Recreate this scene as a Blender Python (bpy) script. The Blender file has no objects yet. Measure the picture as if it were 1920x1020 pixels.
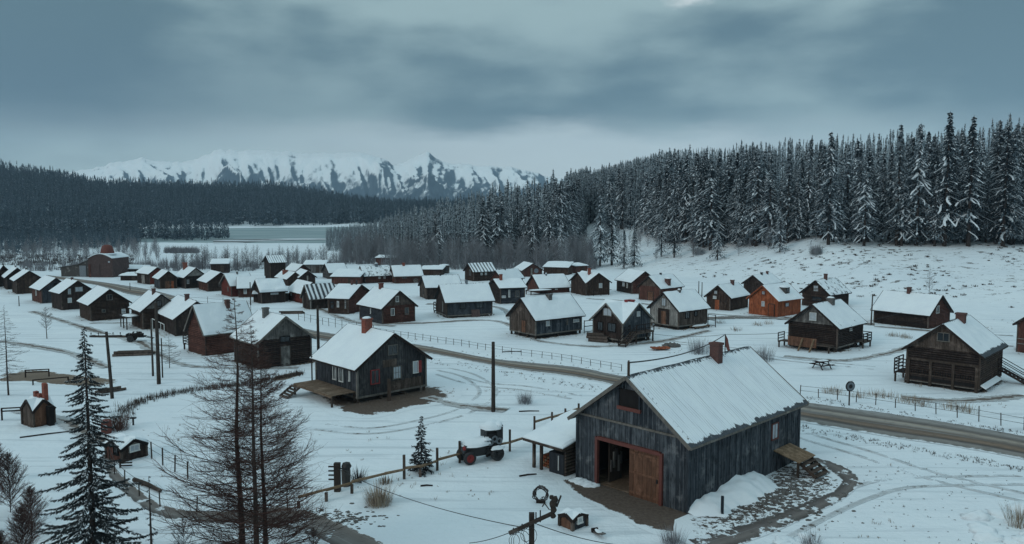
import bpy, bmesh, math, random
import numpy as np
from mathutils import Vector, Matrix, noise
R = math.radians
random.seed(7)
S = bpy.context.scene
COL = S.collection

# ------------------------------------------------------------------ camera
F = 1480.0; PITCH = math.atan(120 / F); CH = 16.0
cd = bpy.data.cameras.new('camera'); cam = bpy.data.objects.new('camera', cd); COL.objects.link(cam)
cd.sensor_width = 36; cd.lens = 36 * F / 1920; cd.clip_end = 30000; cd.clip_start = 0.5
cam.location = (0, 0, CH); cam.rotation_euler = (math.pi / 2 - PITCH, 0, 0)
S.camera = cam
S.view_settings.view_transform = 'Standard'; S.view_settings.look = 'None'
S.view_settings.exposure = 0.0; S.view_settings.gamma = 1; S.view_settings.use_curve_mapping = False
S.cycles.max_bounces = 6; S.cycles.diffuse_bounces = 3; S.cycles.volume_bounces = 1
S.cycles.transparent_max_bounces = 8

# ------------------------------------------------------------------ node helpers
class NT:
    def __init__(self, tree): self.t = tree
    def n(self, typ, ins=None, **kw):
        x = self.t.nodes.new(typ)
        for k, v in kw.items(): setattr(x, k, v)
        for k, v in (ins or {}).items():
            s = x.inputs[k]
            if hasattr(v, 'is_linked'): self.t.links.new(v, s)
            elif isinstance(v, (tuple, list)) and s.type == 'RGBA' and len(v) == 3: s.default_value = (*v, 1)
            else: s.default_value = v
        return x
    def m(self, op, a, b=0.0, c=None, clamp=False):
        d = {0: a, 1: b}
        if c is not None: d[2] = c
        return self.n('ShaderNodeMath', d, operation=op, use_clamp=clamp).outputs[0]
    def ss(self, v, a, b):       # smoothstep a..b -> 0..1
        if a <= b:
            return self.n('ShaderNodeMapRange', {0: v, 1: a, 2: b, 3: 0.0, 4: 1.0}, interpolation_type='SMOOTHSTEP').outputs[0]
        return self.n('ShaderNodeMapRange', {0: v, 1: b, 2: a, 3: 1.0, 4: 0.0}, interpolation_type='SMOOTHSTEP').outputs[0]
    def mix(self, f, a, b):
        x = self.n('ShaderNodeMix', data_type='RGBA')
        for i, v in ((0, f), (6, a), (7, b)):
            if hasattr(v, 'is_linked'): self.t.links.new(v, x.inputs[i])
            elif i: x.inputs[i].default_value = (*v, 1)
            else: x.inputs[i].default_value = v
        return x.outputs[2]
    def noise(self, vec, scale, detail=3, rough=.55, scl=None):
        if scl is not None: vec = self.n('ShaderNodeMapping', {0: vec, 3: scl}).outputs[0]
        return self.n('ShaderNodeTexNoise', {'Vector': vec, 'Scale': scale, 'Detail': detail, 'Roughness': rough}).outputs[0]

# ------------------------------------------------------------------ world and sun
SUN_EL, SUN_AZ = R(27), R(-128)          # azimuth measured from +Y towards +X
w = bpy.data.worlds.new('World'); S.world = w; w.use_nodes = True
w.node_tree.nodes.clear(); t = NT(w.node_tree)
sky = t.n('ShaderNodeTexSky', sky_type='NISHITA', sun_disc=False, sun_elevation=SUN_EL, sun_rotation=SUN_AZ)
dr = t.n('ShaderNodeTexCoord').outputs['Generated']
sp = t.n('ShaderNodeSeparateXYZ', {0: dr}); X, Y, Zz = sp.outputs
zc = t.m('MAXIMUM', Zz, 0.0)
den = t.m('ADD', zc, .10)
pv = t.n('ShaderNodeCombineXYZ', {0: t.m('DIVIDE', X, den), 1: t.m('DIVIDE', Y, den), 2: 3.7}).outputs[0]
n1 = t.noise(dr, 2.6, 3, .5, scl=(1, 1, 2.6)); n2 = t.noise(pv, 1.0, 5, .6, scl=(.8, 1.0, 1)); n3 = t.noise(dr, 7, 5, .55, scl=(1, 1, 2.6))
cl = t.m('ADD', t.m('ADD', t.m('MULTIPLY', n1, .80), t.m('MULTIPLY', n2, .16)), t.m('MULTIPLY', n3, .24))
c01 = t.ss(t.m('SUBTRACT', cl, t.m('MULTIPLY', t.m('MULTIPLY', X, X), .22)), .48, .70)
deck = t.mix(c01, (.096, .172, .212), (.325, .455, .475))
low = t.m('MULTIPLY', t.ss(zc, .06, .10), t.ss(zc, .24, .12))
low = t.m('MULTIPLY', low, t.m('ADD', t.m('MULTIPLY', t.ss(X, -.10, -.5), .58), .22))
deck = t.mix(low, deck, (.075, .138, .19))
hi = t.ss(Zz, .30, .6)
deck = t.mix(hi, deck, (.262, .356, .384))
# lighter gap under the cloud deck, above the horizon
wob = t.m('ADD', t.m('MULTIPLY', n3, .05), t.m('MULTIPLY', n2, .05))
eb = t.m('ADD', zc, t.m('SUBTRACT', wob, .05))
band = t.ss(eb, .122, .076)
azw = t.m('MULTIPLY', t.ss(X, -.50, -.02), t.ss(X, .48, .20))
band = t.m('MULTIPLY', band, t.m('ADD', t.m('MULTIPLY', azw, .72), .18))
deck = t.mix(band, deck, (.55, .655, .685))
sd = Vector((math.sin(R(13.2)) * math.cos(R(16.6)), math.cos(R(13.2)) * math.cos(R(16.6)), math.sin(R(16.6))))
dt = t.n('ShaderNodeVectorMath', {0: dr, 1: tuple(sd)}, operation='DOT_PRODUCT').outputs['Value']
glow = t.m('MULTIPLY', t.ss(t.m('ADD', dt, t.m('MULTIPLY', t.m('SUBTRACT', n3, .5), .006)), .9984, .9999), .8)
deck = t.mix(glow, deck, (.95, .97, .97))
up = t.m('ADD', t.m('MULTIPLY', t.ss(Zz, .27, .62), 1.0), 1.0)
dk = t.n('ShaderNodeVectorMath', {0: deck, 'Scale': t.m('MULTIPLY', up, 10.0)}, operation='SCALE').outputs[0]
tot = t.mix(.06, dk, sky.outputs[0])
bg = t.n('ShaderNodeBackground', {0: tot, 1: .1})
t.n('ShaderNodeOutputWorld', {0: bg.outputs[0]})

ld = bpy.data.lights.new('sun', 'SUN'); ld.energy = .6; ld.angle = R(20); ld.color = (1, .95, .88)
sun = bpy.data.objects.new('sun', ld); COL.objects.link(sun)
sv = Vector((math.sin(SUN_AZ) * math.cos(SUN_EL), math.cos(SUN_AZ) * math.cos(SUN_EL), math.sin(SUN_EL)))
sun.rotation_euler = sv.to_track_quat('Z', 'Y').to_euler()

# ------------------------------------------------------------------ terrain function
def lerpx(x, xs, ys): return np.interp(x, xs, ys)
def terrain(x, y):
    x = np.asarray(x, float); y = np.asarray(y, float)
    y0 = lerpx(x, [-400, -150, -60, 0, 35, 72, 150], [900, 500, 310, 245, 192, 119, 110])
    sl = lerpx(x, [-60, 0, 35, 75, 150], [.008, .034, .083, .135, .145])
    s = np.maximum(0, y - y0); s = s * s / (s + 12); s = np.where(s > 260, 260 + (s - 260) * .15, s)
    z = sl * np.minimum(s, 420)
    roll = np.sin(x * .11 + y * .07) * np.sin(y * .09 - x * .05 + 1)
    z = z + roll * .5 * np.clip(s / 30, 0, 1)
    px = 960 + F * x / np.maximum(y, 1)
    yf = lerpx(px, [-600, 0, 400, 640, 900], [560, 590, 640, 690, 720])
    yn = lerpx(x, [-420, -230, -185, -120, 100], [545, 530, 372, 362, 360])
    inl = np.clip((y - yn) / 12, 0, 1) * np.clip((yf - y) / 12, 0, 1) * np.clip((60 - x) / 40, 0, 1)
    z = np.where((y > 330) & (x < 60), np.minimum(z, z * (1 - inl) - .9 * inl), z)
    rd = lerpx(px, [-600, -100, 0, 100, 200, 420, 520, 600, 700, 800, 1000, 1100], [86, 64, 52, 43, 31, 30, 27, 19, 8, 2, 1, 0])
    tt = np.clip((y - yf - 8) / 430, 0, 1); tt = tt * tt * (3 - 2 * tt)
    fall = np.clip((y - 1250) / 900, 0, 1)
    far = rd * tt * (1 - .9 * fall) + 1.5 * np.clip((y - yf) / 20, 0, 1)
    far = far + tt * 3 * np.sin(x * .02 + 1) * np.sin(y * .013)
    far = np.where(px > 1100, 0, far)
    return np.where((y > 400) & (far > .01), np.maximum(z, far), z)
def hz(x, y): return float(terrain(x, y))
def gp(px, py):
    """a point of the ground as it was surveyed on the photograph"""
    u = (px - 960) / F; v = (510 - py) / F; c, s = math.cos(PITCH), math.sin(PITCH)
    d = Vector((u, c + v * s, -s + v * c))
    if d.z < -1e-4:
        k = CH / -d.z; p = d * k
        if abs(hz(p.x, p.y)) < .02: return Vector((p.x, p.y, 0))
    k = 20.0
    while k < 6000:
        p = d * k
        if CH + p.z <= hz(p.x, p.y): break
        k *= 1.004
    return Vector((p.x, p.y, hz(p.x, p.y)))
def hgt(px, py, base):
    """height above the base point of a thing whose top shows at py"""
    v = (510 - py) / F; c, s = math.cos(PITCH), math.sin(PITCH)
    return CH + base.y * (-s + v * c) / (c + v * s) - base.z

# ------------------------------------------------------------------ objects and tags
def tag(o, label=None, cat=None, group=None, kind=None):
    if label: o['label'] = label
    if cat: o['category'] = cat
    if group: o['group'] = group
    if kind: o['kind'] = kind
    return o
def empty(name, loc=(0, 0, 0), rz=0, label=None, cat=None, group=None):
    o = bpy.data.objects.new(name, None); COL.objects.link(o)
    o.location = loc; o.rotation_euler = (0, 0, rz); o.empty_display_size = .3
    return tag(o, label, cat, group)
def copy_tree(o, parent=None):
    c = o.copy(); COL.objects.link(c); c.parent = parent
    for ch in list(o.children): copy_tree(ch, c)
    return c
class MB:
    """collects faces; build() links ONE mesh object"""
    def __init__(s): s.v = []; s.f = []; s.mi = []; s.r = []; s.uv = []; s.cr = 0.0; s.ci = 0
    def vert(s, p): s.v.append(tuple(p)); return len(s.v) - 1
    def face(s, idx, uv=None):
        s.f.append(tuple(idx)); s.mi.append(s.ci); s.r.append(s.cr); s.uv.append(uv)
    def poly(s, pts, uv=None): s.face([s.vert(p) for p in pts], uv)
    def box(s, c, d, rz=0, rx=0, ry=0, taper=1):
        m = Matrix.Translation(c) @ Matrix.Rotation(rz, 4, 'Z') @ Matrix.Rotation(ry, 4, 'Y') @ Matrix.Rotation(rx, 4, 'X')
        a, b, h = d[0] / 2, d[1] / 2, d[2] / 2
        b0 = len(s.v)
        for z, k in ((-h, 1), (h, taper)):
            for x, y in ((-a, -b), (a, -b), (a, b), (-a, b)): s.v.append(tuple(m @ Vector((x * k, y * k, z))))
        for q in ((3, 2, 1, 0), (4, 5, 6, 7), (0, 1, 5, 4), (1, 2, 6, 5), (2, 3, 7, 6), (3, 0, 4, 7)): s.face([b0 + i for i in q])
    def beam(s, p, q, wd, ht=None, up=(0, 0, 1)):
        p, q = Vector(p), Vector(q); ht = ht or wd
        d = (q - p).normalized(); u = Vector(up)
        if abs(d.dot(u)) > .98: u = Vector((0, 1, 0))
        x = d.cross(u).normalized(); y = x.cross(d).normalized(); b0 = len(s.v)
        for e in (p, q):
            for i, j in ((-1, -1), (1, -1), (1, 1), (-1, 1)): s.v.append(tuple(e + x * (i * wd / 2) + y * (j * ht / 2)))
        for f in ((0, 1, 2, 3), (7, 6, 5, 4), (0, 4, 5, 1), (1, 5, 6, 2), (2, 6, 7, 3), (3, 7, 4, 0)): s.face([b0 + i for i in f])
    def tube(s, pts, rad, n=6, cap=True):
        pts = [Vector(p) for p in pts]; b0 = len(s.v); k = len(pts)
        if not hasattr(rad, '__len__'): rad = [rad] * k
        for i, p in enumerate(pts):
            d = (pts[min(i + 1, k - 1)] - pts[max(i - 1, 0)])
            d = d.normalized() if d.length > 1e-9 else Vector((0, 0, 1))
            a = d.cross(Vector((0, 0, 1)) if abs(d.z) < .95 else Vector((1, 0, 0))).normalized(); b = d.cross(a)
            for j in range(n):
                an = 2 * math.pi * j / n
                s.v.append(tuple(p + a * (math.cos(an) * rad[i]) + b * (math.sin(an) * rad[i])))
        for i in range(k - 1):
            for j in range(n):
                j2 = (j + 1) % n
                s.face((b0 + i * n + j, b0 + i * n + j2, b0 + (i + 1) * n + j2, b0 + (i + 1) * n + j))
        if cap and n > 3:
            s.face([b0 + j for j in range(n)][::-1]); s.face([b0 + (k - 1) * n + j for j in range(n)])
    def prism(s, pts, nrm, th):
        """polygon extruded along its normal"""
        a = [Vector(p) for p in pts]; nrm = Vector(nrm) * th; k = len(a); b0 = len(s.v)
        for p in a: s.v.append(tuple(p))
        for p in a: s.v.append(tuple(p + nrm))
        s.face([b0 + i for i in range(k)][::-1]); s.face([b0 + k + i for i in range(k)])
        for i in range(k):
            j = (i + 1) % k; s.face((b0 + i, b0 + j, b0 + k + j, b0 + k + i))
    def lathe(s, prof, n=16, c=(0, 0, 0), axis='Z'):
        b0 = len(s.v)
        for r, z in prof:
            for j in range(n):
                a = 2 * math.pi * j / n
                p = (r * math.cos(a), r * math.sin(a), z)
                if axis == 'Y': p = (p[0], p[2], p[1])
                if axis == 'X': p = (p[2], p[0], p[1])
                s.v.append((p[0] + c[0], p[1] + c[1], p[2] + c[2]))
        for i in range(len(prof) - 1):
            for j in range(n):
                j2 = (j + 1) % n; s.face((b0 + i * n + j, b0 + i * n + j2, b0 + (i + 1) * n + j2, b0 + (i + 1) * n + j))
    def blob(s, c, d, nz=.12, sc=1.5, n=10, flat=True):
        """soft rounded lump (upper part of an ellipsoid, noisy)"""
        b0 = len(s.v); m = n // 2
        off = random.random() * 50
        for i in range(m + 1):
            ph = (math.pi / 2) * i / m if flat else math.pi * (i / m) - math.pi / 2
            for j in range(n * 2):
                a = math.pi * j / n
                q = Vector((math.cos(ph) * math.cos(a), math.cos(ph) * math.sin(a), math.sin(ph)))
                k = 1 + nz * noise.noise(q * sc + Vector((off, 0, 0))) * 2
                s.v.append((c[0] + q.x * d[0] * k, c[1] + q.y * d[1] * k, c[2] + q.z * d[2] * k))
        for i in range(m):
            for j in range(n * 2):
                j2 = (j + 1) % (n * 2); s.face((b0 + i * 2 * n + j, b0 + i * 2 * n + j2, b0 + (i + 1) * 2 * n + j2, b0 + (i + 1) * 2 * n + j))
    def build(s, name, mats, parent=None, smooth=False, loc=None, rz=0):
        me = bpy.data.meshes.new(name); me.from_pydata(s.v, [], s.f)
        if not isinstance(mats, (list, tuple)): mats = [mats]
        for m in mats: me.materials.append(m)
        if any(s.mi): me.polygons.foreach_set('material_index', s.mi)
        a = me.attributes.new('rnd', 'FLOAT', 'FACE'); a.data.foreach_set('value', s.r)
        if any(u is not None for u in s.uv):
            l = me.uv_layers.new(name='UVMap'); fl = []
            for f, u in zip(s.f, s.uv):
                for i in range(len(f)): fl += list(u[i]) if u else [0, 0]
            l.data.foreach_set('uv', fl)
        if smooth: me.polygons.foreach_set('use_smooth', [True] * len(s.f))
        me.update()
        o = bpy.data.objects.new(name, me); COL.objects.link(o)
        if parent: o.parent = parent
        if loc is not None: o.location = loc
        if rz: o.rotation_euler = (0, 0, rz)
        return o
def np_mesh(name, v, q, mat, smooth=True):
    me = bpy.data.meshes.new(name); v = np.asarray(v, np.float32); q = np.asarray(q, np.int32)
    me.vertices.add(len(v)); me.vertices.foreach_set('co', v.ravel())
    me.loops.add(q.size); me.loops.foreach_set('vertex_index', q.ravel())
    me.polygons.add(len(q)); me.polygons.foreach_set('loop_start', np.arange(0, q.size, q.shape[1], dtype=np.int32))
    me.update(calc_edges=True)
    me.materials.append(mat)
    if smooth: me.polygons.foreach_set('use_smooth', [True] * len(q))
    o = bpy.data.objects.new(name, me); COL.objects.link(o); return o
def gridq(a, b):
    i = np.arange(a * b).reshape(a, b)
    return np.stack([i[:-1, :-1].ravel(), i[:-1, 1:].ravel(), i[1:, 1:].ravel(), i[1:, :-1].ravel()], 1)

# ------------------------------------------------------------------ materials
def mat(name, rough=.9, spec=.2):
    m = bpy.data.materials.new(name); m.use_nodes = True; m.node_tree.nodes.clear(); t = NT(m.node_tree)
    b = t.n('ShaderNodeBsdfPrincipled', {'Roughness': rough, 'Specular IOR Level': spec})
    t.n('ShaderNodeOutputMaterial', {0: b.outputs[0]})
    return m, t, b
def bump(t, b, h, strength=.4, dist=.1):
    t.t.links.new(t.n('ShaderNodeBump', {'Height': h, 'Strength': strength, 'Distance': dist}).outputs[0], b.inputs['Normal'])
def col(t, b, c): t.t.links.new(c, b.inputs['Base Color']) if hasattr(c, 'is_linked') else setattr(b.inputs['Base Color'], 'default_value', (*c, 1))
SNOW = (.79, .84, .87)
def objco(t): return t.n('ShaderNodeTexCoord').outputs['Object']
def pos(t): return t.n('ShaderNodeNewGeometry').outputs['Position']
def attr(t, n): return t.n('ShaderNodeAttribute', attribute_name=n).outputs['Fac']

def snow_color(t, p):
    a = t.noise(p, .35, 5, .6); bb = t.noise(p, .05, 3)
    c = t.mix(t.ss(a, .3, .7), (.75, .795, .835), SNOW)
    return t.mix(t.ss(bb, .35, .65), c, (.73, .785, .83))
m, t, b = mat('snow', .75, .25); p = pos(t); col(t, b, snow_color(t, p))
bump(t, b, t.noise(p, 2.2, 6, .65), .5, .12); M_SNOW = m

m, t, b = mat('snow_ground', .8, .2); p = pos(t)
c = snow_color(t, p)
g = attr(t, 'grass')
tr = t.noise(p, .8, 4, .6, scl=(.16, .9, 1))           # packed lanes and old tracks
tr2 = t.n('ShaderNodeMapping', {0: p, 2: (0, 0, .75), 3: (.09, 1.5, 1)}).outputs[0]
trk = t.noise(tr2, .7, 4, .6)
c = t.mix(t.m('MULTIPLY', t.ss(trk, .53, .66), t.m('SUBTRACT', .75, g, clamp=True)), c, (.56, .61, .65))
sp1 = t.noise(p, .55, 6, .72, scl=(.7, 1.1, 1)); sp2 = t.noise(p, 2.6, 5, .7)
th = t.m('SUBTRACT', .80, t.m('MULTIPLY', g, .265))
f1 = t.m('MULTIPLY', t.ss(t.m('SUBTRACT', t.m('ADD', t.m('MULTIPLY', sp1, .72), t.m('MULTIPLY', sp2, .28)), th), 0, .05), .85)
c = t.mix(f1, c, (.10, .085, .075)); col(t, b, c)
hh = t.m('ADD', t.m('MULTIPLY', t.noise(p, .22, 5, .55), 1.6), t.m('ADD', t.m('MULTIPLY', trk, .5), t.m('MULTIPLY', t.noise(p, 2.5, 5, .65), .22)))
bump(t, b, hh, .8, .35); M_GROUND = m

def wood(name, c1, c2, rough=.85, dirt=.4, c3=None):
    """weathered boards: each board its own tone (rnd), grain along the board, worn pale streaks"""
    if not name.startswith(('deck', 'rail', 'trim', 'orange', 'pale', 'bark', 'red')): c1 = tuple(x * .72 for x in c1); c2 = tuple(x * .78 for x in c2)
    m, t, b = mat(name, rough, .15); o = objco(t); r = attr(t, 'rnd')
    base = t.mix(r, c1, c2)
    gr = t.noise(o, 6, 5, .7, scl=(1, 1, .25))
    base = t.mix(t.ss(gr, .35, .75), base, tuple(x * .55 for x in c1))
    wv = t.noise(o, 1.1, 5, .65)
    base = t.mix(t.m('MULTIPLY', t.ss(wv, .52, .72), dirt), base, c3 or tuple(min(1, x * 1.9 + .02) for x in c2))
    col(t, b, base); bump(t, b, gr, .5, .02); return m
W = {}
def wm(k): return W[k]
W['brown'] = wood('brown_logs', (.055, .034, .027), (.10, .065, .05))
W['dark'] = wood('dark_logs', (.040, .028, .025), (.072, .050, .043))
W['slate'] = wood('slate_boards', (.045, .050, .060), (.092, .10, .115))
W['cottage'] = wood('cottage_boards', (.040, .041, .046), (.098, .094, .095), dirt=.5, c3=(.16, .15, .145))
W['blue'] = wood('blue_grey_boards', (.036, .044, .056), (.150, .166, .186), dirt=.6, c3=(.25, .255, .262))
W['grey'] = wood('grey_planks', (.12, .11, .105), (.24, .225, .21), dirt=.5)
W['tan'] = wood('pale_planks', (.22, .205, .19), (.34, .32, .30))
W['red'] = wood('red_boards', (.13, .035, .028), (.20, .05, .038))
W['redbrown'] = wood('red_brown_boards', (.085, .038, .030), (.14, .062, .048))
W['orange'] = wood('orange_boards', (.26, .075, .035), (.36, .11, .05))
W['door'] = wood('door_planks', (.17, .085, .055), (.25, .125, .08))
W['deck'] = wood('deck_planks', (.14, .095, .065), (.23, .165, .12))
W['mid'] = wood('worn_brown_planks', (.085, .062, .05), (.17, .13, .11))
W['trim'] = wood('trim_boards', (.16, .145, .13), (.24, .22, .20))
W['black'] = wood('charred_wood', (.022, .019, .019), (.035, .03, .03), dirt=.1)  # black wood, also the painted dark inside openings
W['post'] = wood('pole_wood', (.06, .048, .042), (.10, .082, .072))
W['rail'] = wood('rail_wood', (.20, .135, .085), (.30, .21, .14))
W['pink'] = wood('dull_pink_boards', (.125, .085, .08), (.17, .115, .108), dirt=.2)
def plain(name, c, rough=.6, spec=.3, metal=0, var=.35, sc=4):
    m, t, b = mat(name, rough, spec); b.inputs['Metallic'].default_value = metal
    n = t.noise(objco(t), sc, 5, .65)
    col(t, b, t.mix(t.m('MULTIPLY', t.ss(n, .35, .7), var), c, tuple(x * .45 for x in c))); return m
M_WHITE = plain('white_paint', (.62, .62, .60)); M_REDP = plain('red_paint', (.25, .032, .03)); M_ORP = plain('faded_red_paint', (.135, .042, .033))
M_IRON = plain('black_iron', (.02, .02, .022), .5, .4); M_ROOF = plain('roof_boards', (.045, .038, .036))
M_PALE = plain('pale_blind', (.42, .46, .50), .5); M_TIN = plain('grey_tin', (.20, .225, .25), .45, .5, .6); M_GAPSHADE = plain('underfloor_shade', (.03, .026, .024))
M_RUST = plain('rust', (.15, .05, .04), .8); M_CABLE = plain('cable', (.02, .02, .02)); M_STONE = plain('stone', (.12, .115, .11), .9)
m, t, b = mat('window_glass', .12, .6); col(t, b, (.02, .025, .03)); M_GLASS = m
def brick(name, c1, c2):
    m, t, b = mat(name, .9, .1); o = objco(t)
    br = t.n('ShaderNodeTexBrick', {'Vector': t.n('ShaderNodeMapping', {0: o, 2: (R(90), 0, 0)}).outputs[0], 'Color1': c1, 'Color2': c2, 'Mortar': (.13, .12, .115), 'Scale': 4.5, 'Mortar Size': .022, 'Brick Width': .5, 'Row Height': .22})
    n = t.noise(o, 5, 4)
    col(t, b, t.mix(t.m('MULTIPLY', t.ss(n, .45, .75), .5), br.outputs[0], (.04, .03, .03))); return m
M_BRICK = brick('red_brick', (.30, .075, .045), (.22, .055, .035)); M_DBRICK = brick('dark_brick', (.13, .05, .042), (.09, .04, .035)); M_GBRICK = brick('grey_brick', (.15, .145, .14), (.10, .098, .096))

_rc = {}
def roof_mat(stripe=0, eave=0, ridge=0, patch=.0, metal=(.075, .085, .098), sp=.28):
    """thin snow lying on roofing: uv.x metres along the ridge, uv.y 0 eave..1 ridge"""
    k = (stripe, eave, ridge, patch, metal, sp)
    if k in _rc: return _rc[k]
    m, t, b = mat('roof_snow_cover', .7, .25); o = objco(t)
    uv = t.n('ShaderNodeUVMap').outputs[0]; s = t.n('ShaderNodeSeparateXYZ', {0: uv}); u, v = s.outputs[0], s.outputs[1]
    sn = t.mix(t.ss(t.noise(o, .9, 5, .6), .3, .7), (.74, .79, .835), SNOW)
    bare = 0.0
    n1 = t.noise(o, 1.3, 5, .65); n2 = t.noise(o, 6, 4, .65)
    terms = []
    if stripe:
        st = t.m('PINGPONG', u, sp / 2); st = t.m('DIVIDE', st, sp / 2)
        ln = t.noise(t.n('ShaderNodeCombineXYZ', {0: t.m('MULTIPLY', u, 3.0), 1: t.m('MULTIPLY', v, 1.2)}).outputs[0], 1.0, 4, .6)
        e = t.m('ADD', st, t.m('MULTIPLY', t.m('SUBTRACT', ln, .5), 1.1))
        terms.append(t.m('MULTIPLY', t.ss(e, 1.02 - stripe, 1.22 - stripe), min(1, .45 + stripe)))
    if eave: terms.append(t.ss(t.m('ADD', v, t.m('MULTIPLY', t.m('SUBTRACT', n1, .5), .22)), eave, eave - .012))
    if ridge: terms.append(t.ss(t.m('ADD', v, t.m('ADD', t.m('MULTIPLY', t.m('SUBTRACT', n2, .5), .22), t.m('MULTIPLY', t.m('SUBTRACT', n1, .5), .1))), 1 - ridge, 1 - ridge + .03))
    if patch: terms.append(t.m('MULTIPLY', t.ss(t.m('ADD', t.m('MULTIPLY', n1, .8), t.m('MULTIPLY', n2, .2)), .66 - patch * .4, .70 - patch * .4), .9))
    f = None
    for x in terms: f = x if f is None else t.m('MAXIMUM', f, x)
    mc = t.mix(t.ss(n2, .3, .7), metal, tuple(x * .6 for x in metal))
    if f is not None: col(t, b, t.mix(f, sn, mc))
    else: col(t, b, sn)
    bump(t, b, t.m('ADD', t.noise(o, 1.7, 5, .6), t.m('MULTIPLY', t.noise(o, 9, 3), .15)), .45, .1)
    _rc[k] = m; return m
# ------------------------------------------------------------------ ground, lake, hills, mountains
def build_ground():
    ang = np.concatenate([np.linspace(-100, -44, 40), np.linspace(-43.6, 43.6, 437), np.linspace(44, 100, 40)]) * math.pi / 180
    rad = [5.0]
    while rad[-1] < 9000: rad.append(rad[-1] * 1.017 + .02)
    rad = np.array(rad); A, B = np.meshgrid(ang, rad)
    x = np.sin(A) * B; y = np.cos(A) * B; z = terrain(x, y)
    o = np_mesh('snow_ground', np.stack([x.ravel(), y.ravel(), z.ravel()], 1), gridq(len(rad), len(ang))[:, ::-1], M_GROUND)
    y0 = lerpx(x, [-60, 0, 35, 72, 150], [310, 245, 192, 119, 110])
    g = np.clip((y - y0 + 22) / 40, 0, 1) * np.clip((x + 10) / 40, 0, 1) * .95
    g = np.maximum(g, .42 * np.clip((y - 205) / 30, 0, 1) * np.clip((-150 - x) / 40, 0, 1) * np.clip((420 - y) / 40, 0, 1))
    g = np.maximum(g, .16 * np.clip((70 - y) / 30, 0, 1) * np.clip((x - 14) / 12, 0, 1))
    a = o.data.attributes.new('grass', 'FLOAT', 'POINT'); a.data.foreach_set('value', g.ravel().astype(np.float32))
    tag(o, kind='structure')
build_ground()
m, t, b = mat('frozen_lake', .9, .05); p = pos(t)
n = t.noise(p, .02, 5, .6, scl=(.5, 1.6, 1)); col(t, b, t.mix(t.ss(n, .4, .62), (.24, .31, .325), (.31, .375, .39))); bump(t, b, t.noise(p, .5, 4), .1, .1)
o = np_mesh('lake', [(-700, 345, -.3), (90, 345, -.3), (90, 730, -.3), (-700, 730, -.3)], [(0, 1, 2, 3)], m); tag(o, kind='structure')
m, t, b = mat('bare_mud_flat', .9); p = pos(t); n = t.noise(p, .06, 5, .6, scl=(.4, 1.6, 1)); col(t, b, t.mix(t.ss(n, .42, .6), (.13, .135, .14), (.66, .71, .75)))
def band(name, px, y1, y2, mt, zoff):
    v = []
    for i, x in enumerate(px):
        for yy in (y1[i], y2[i]):
            q = gp(x, yy); v.append((q.x, q.y, max(q.z, -.25) + zoff))
    o = np_mesh(name, v, gridq(len(px), 2), mt); return tag(o, kind='structure')
band('shore_flat', [400, 440, 500, 560, 660], [452, 451.5, 450.5, 449.5, 449], [457, 456, 454.5, 453, 453], m, .06)

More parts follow.
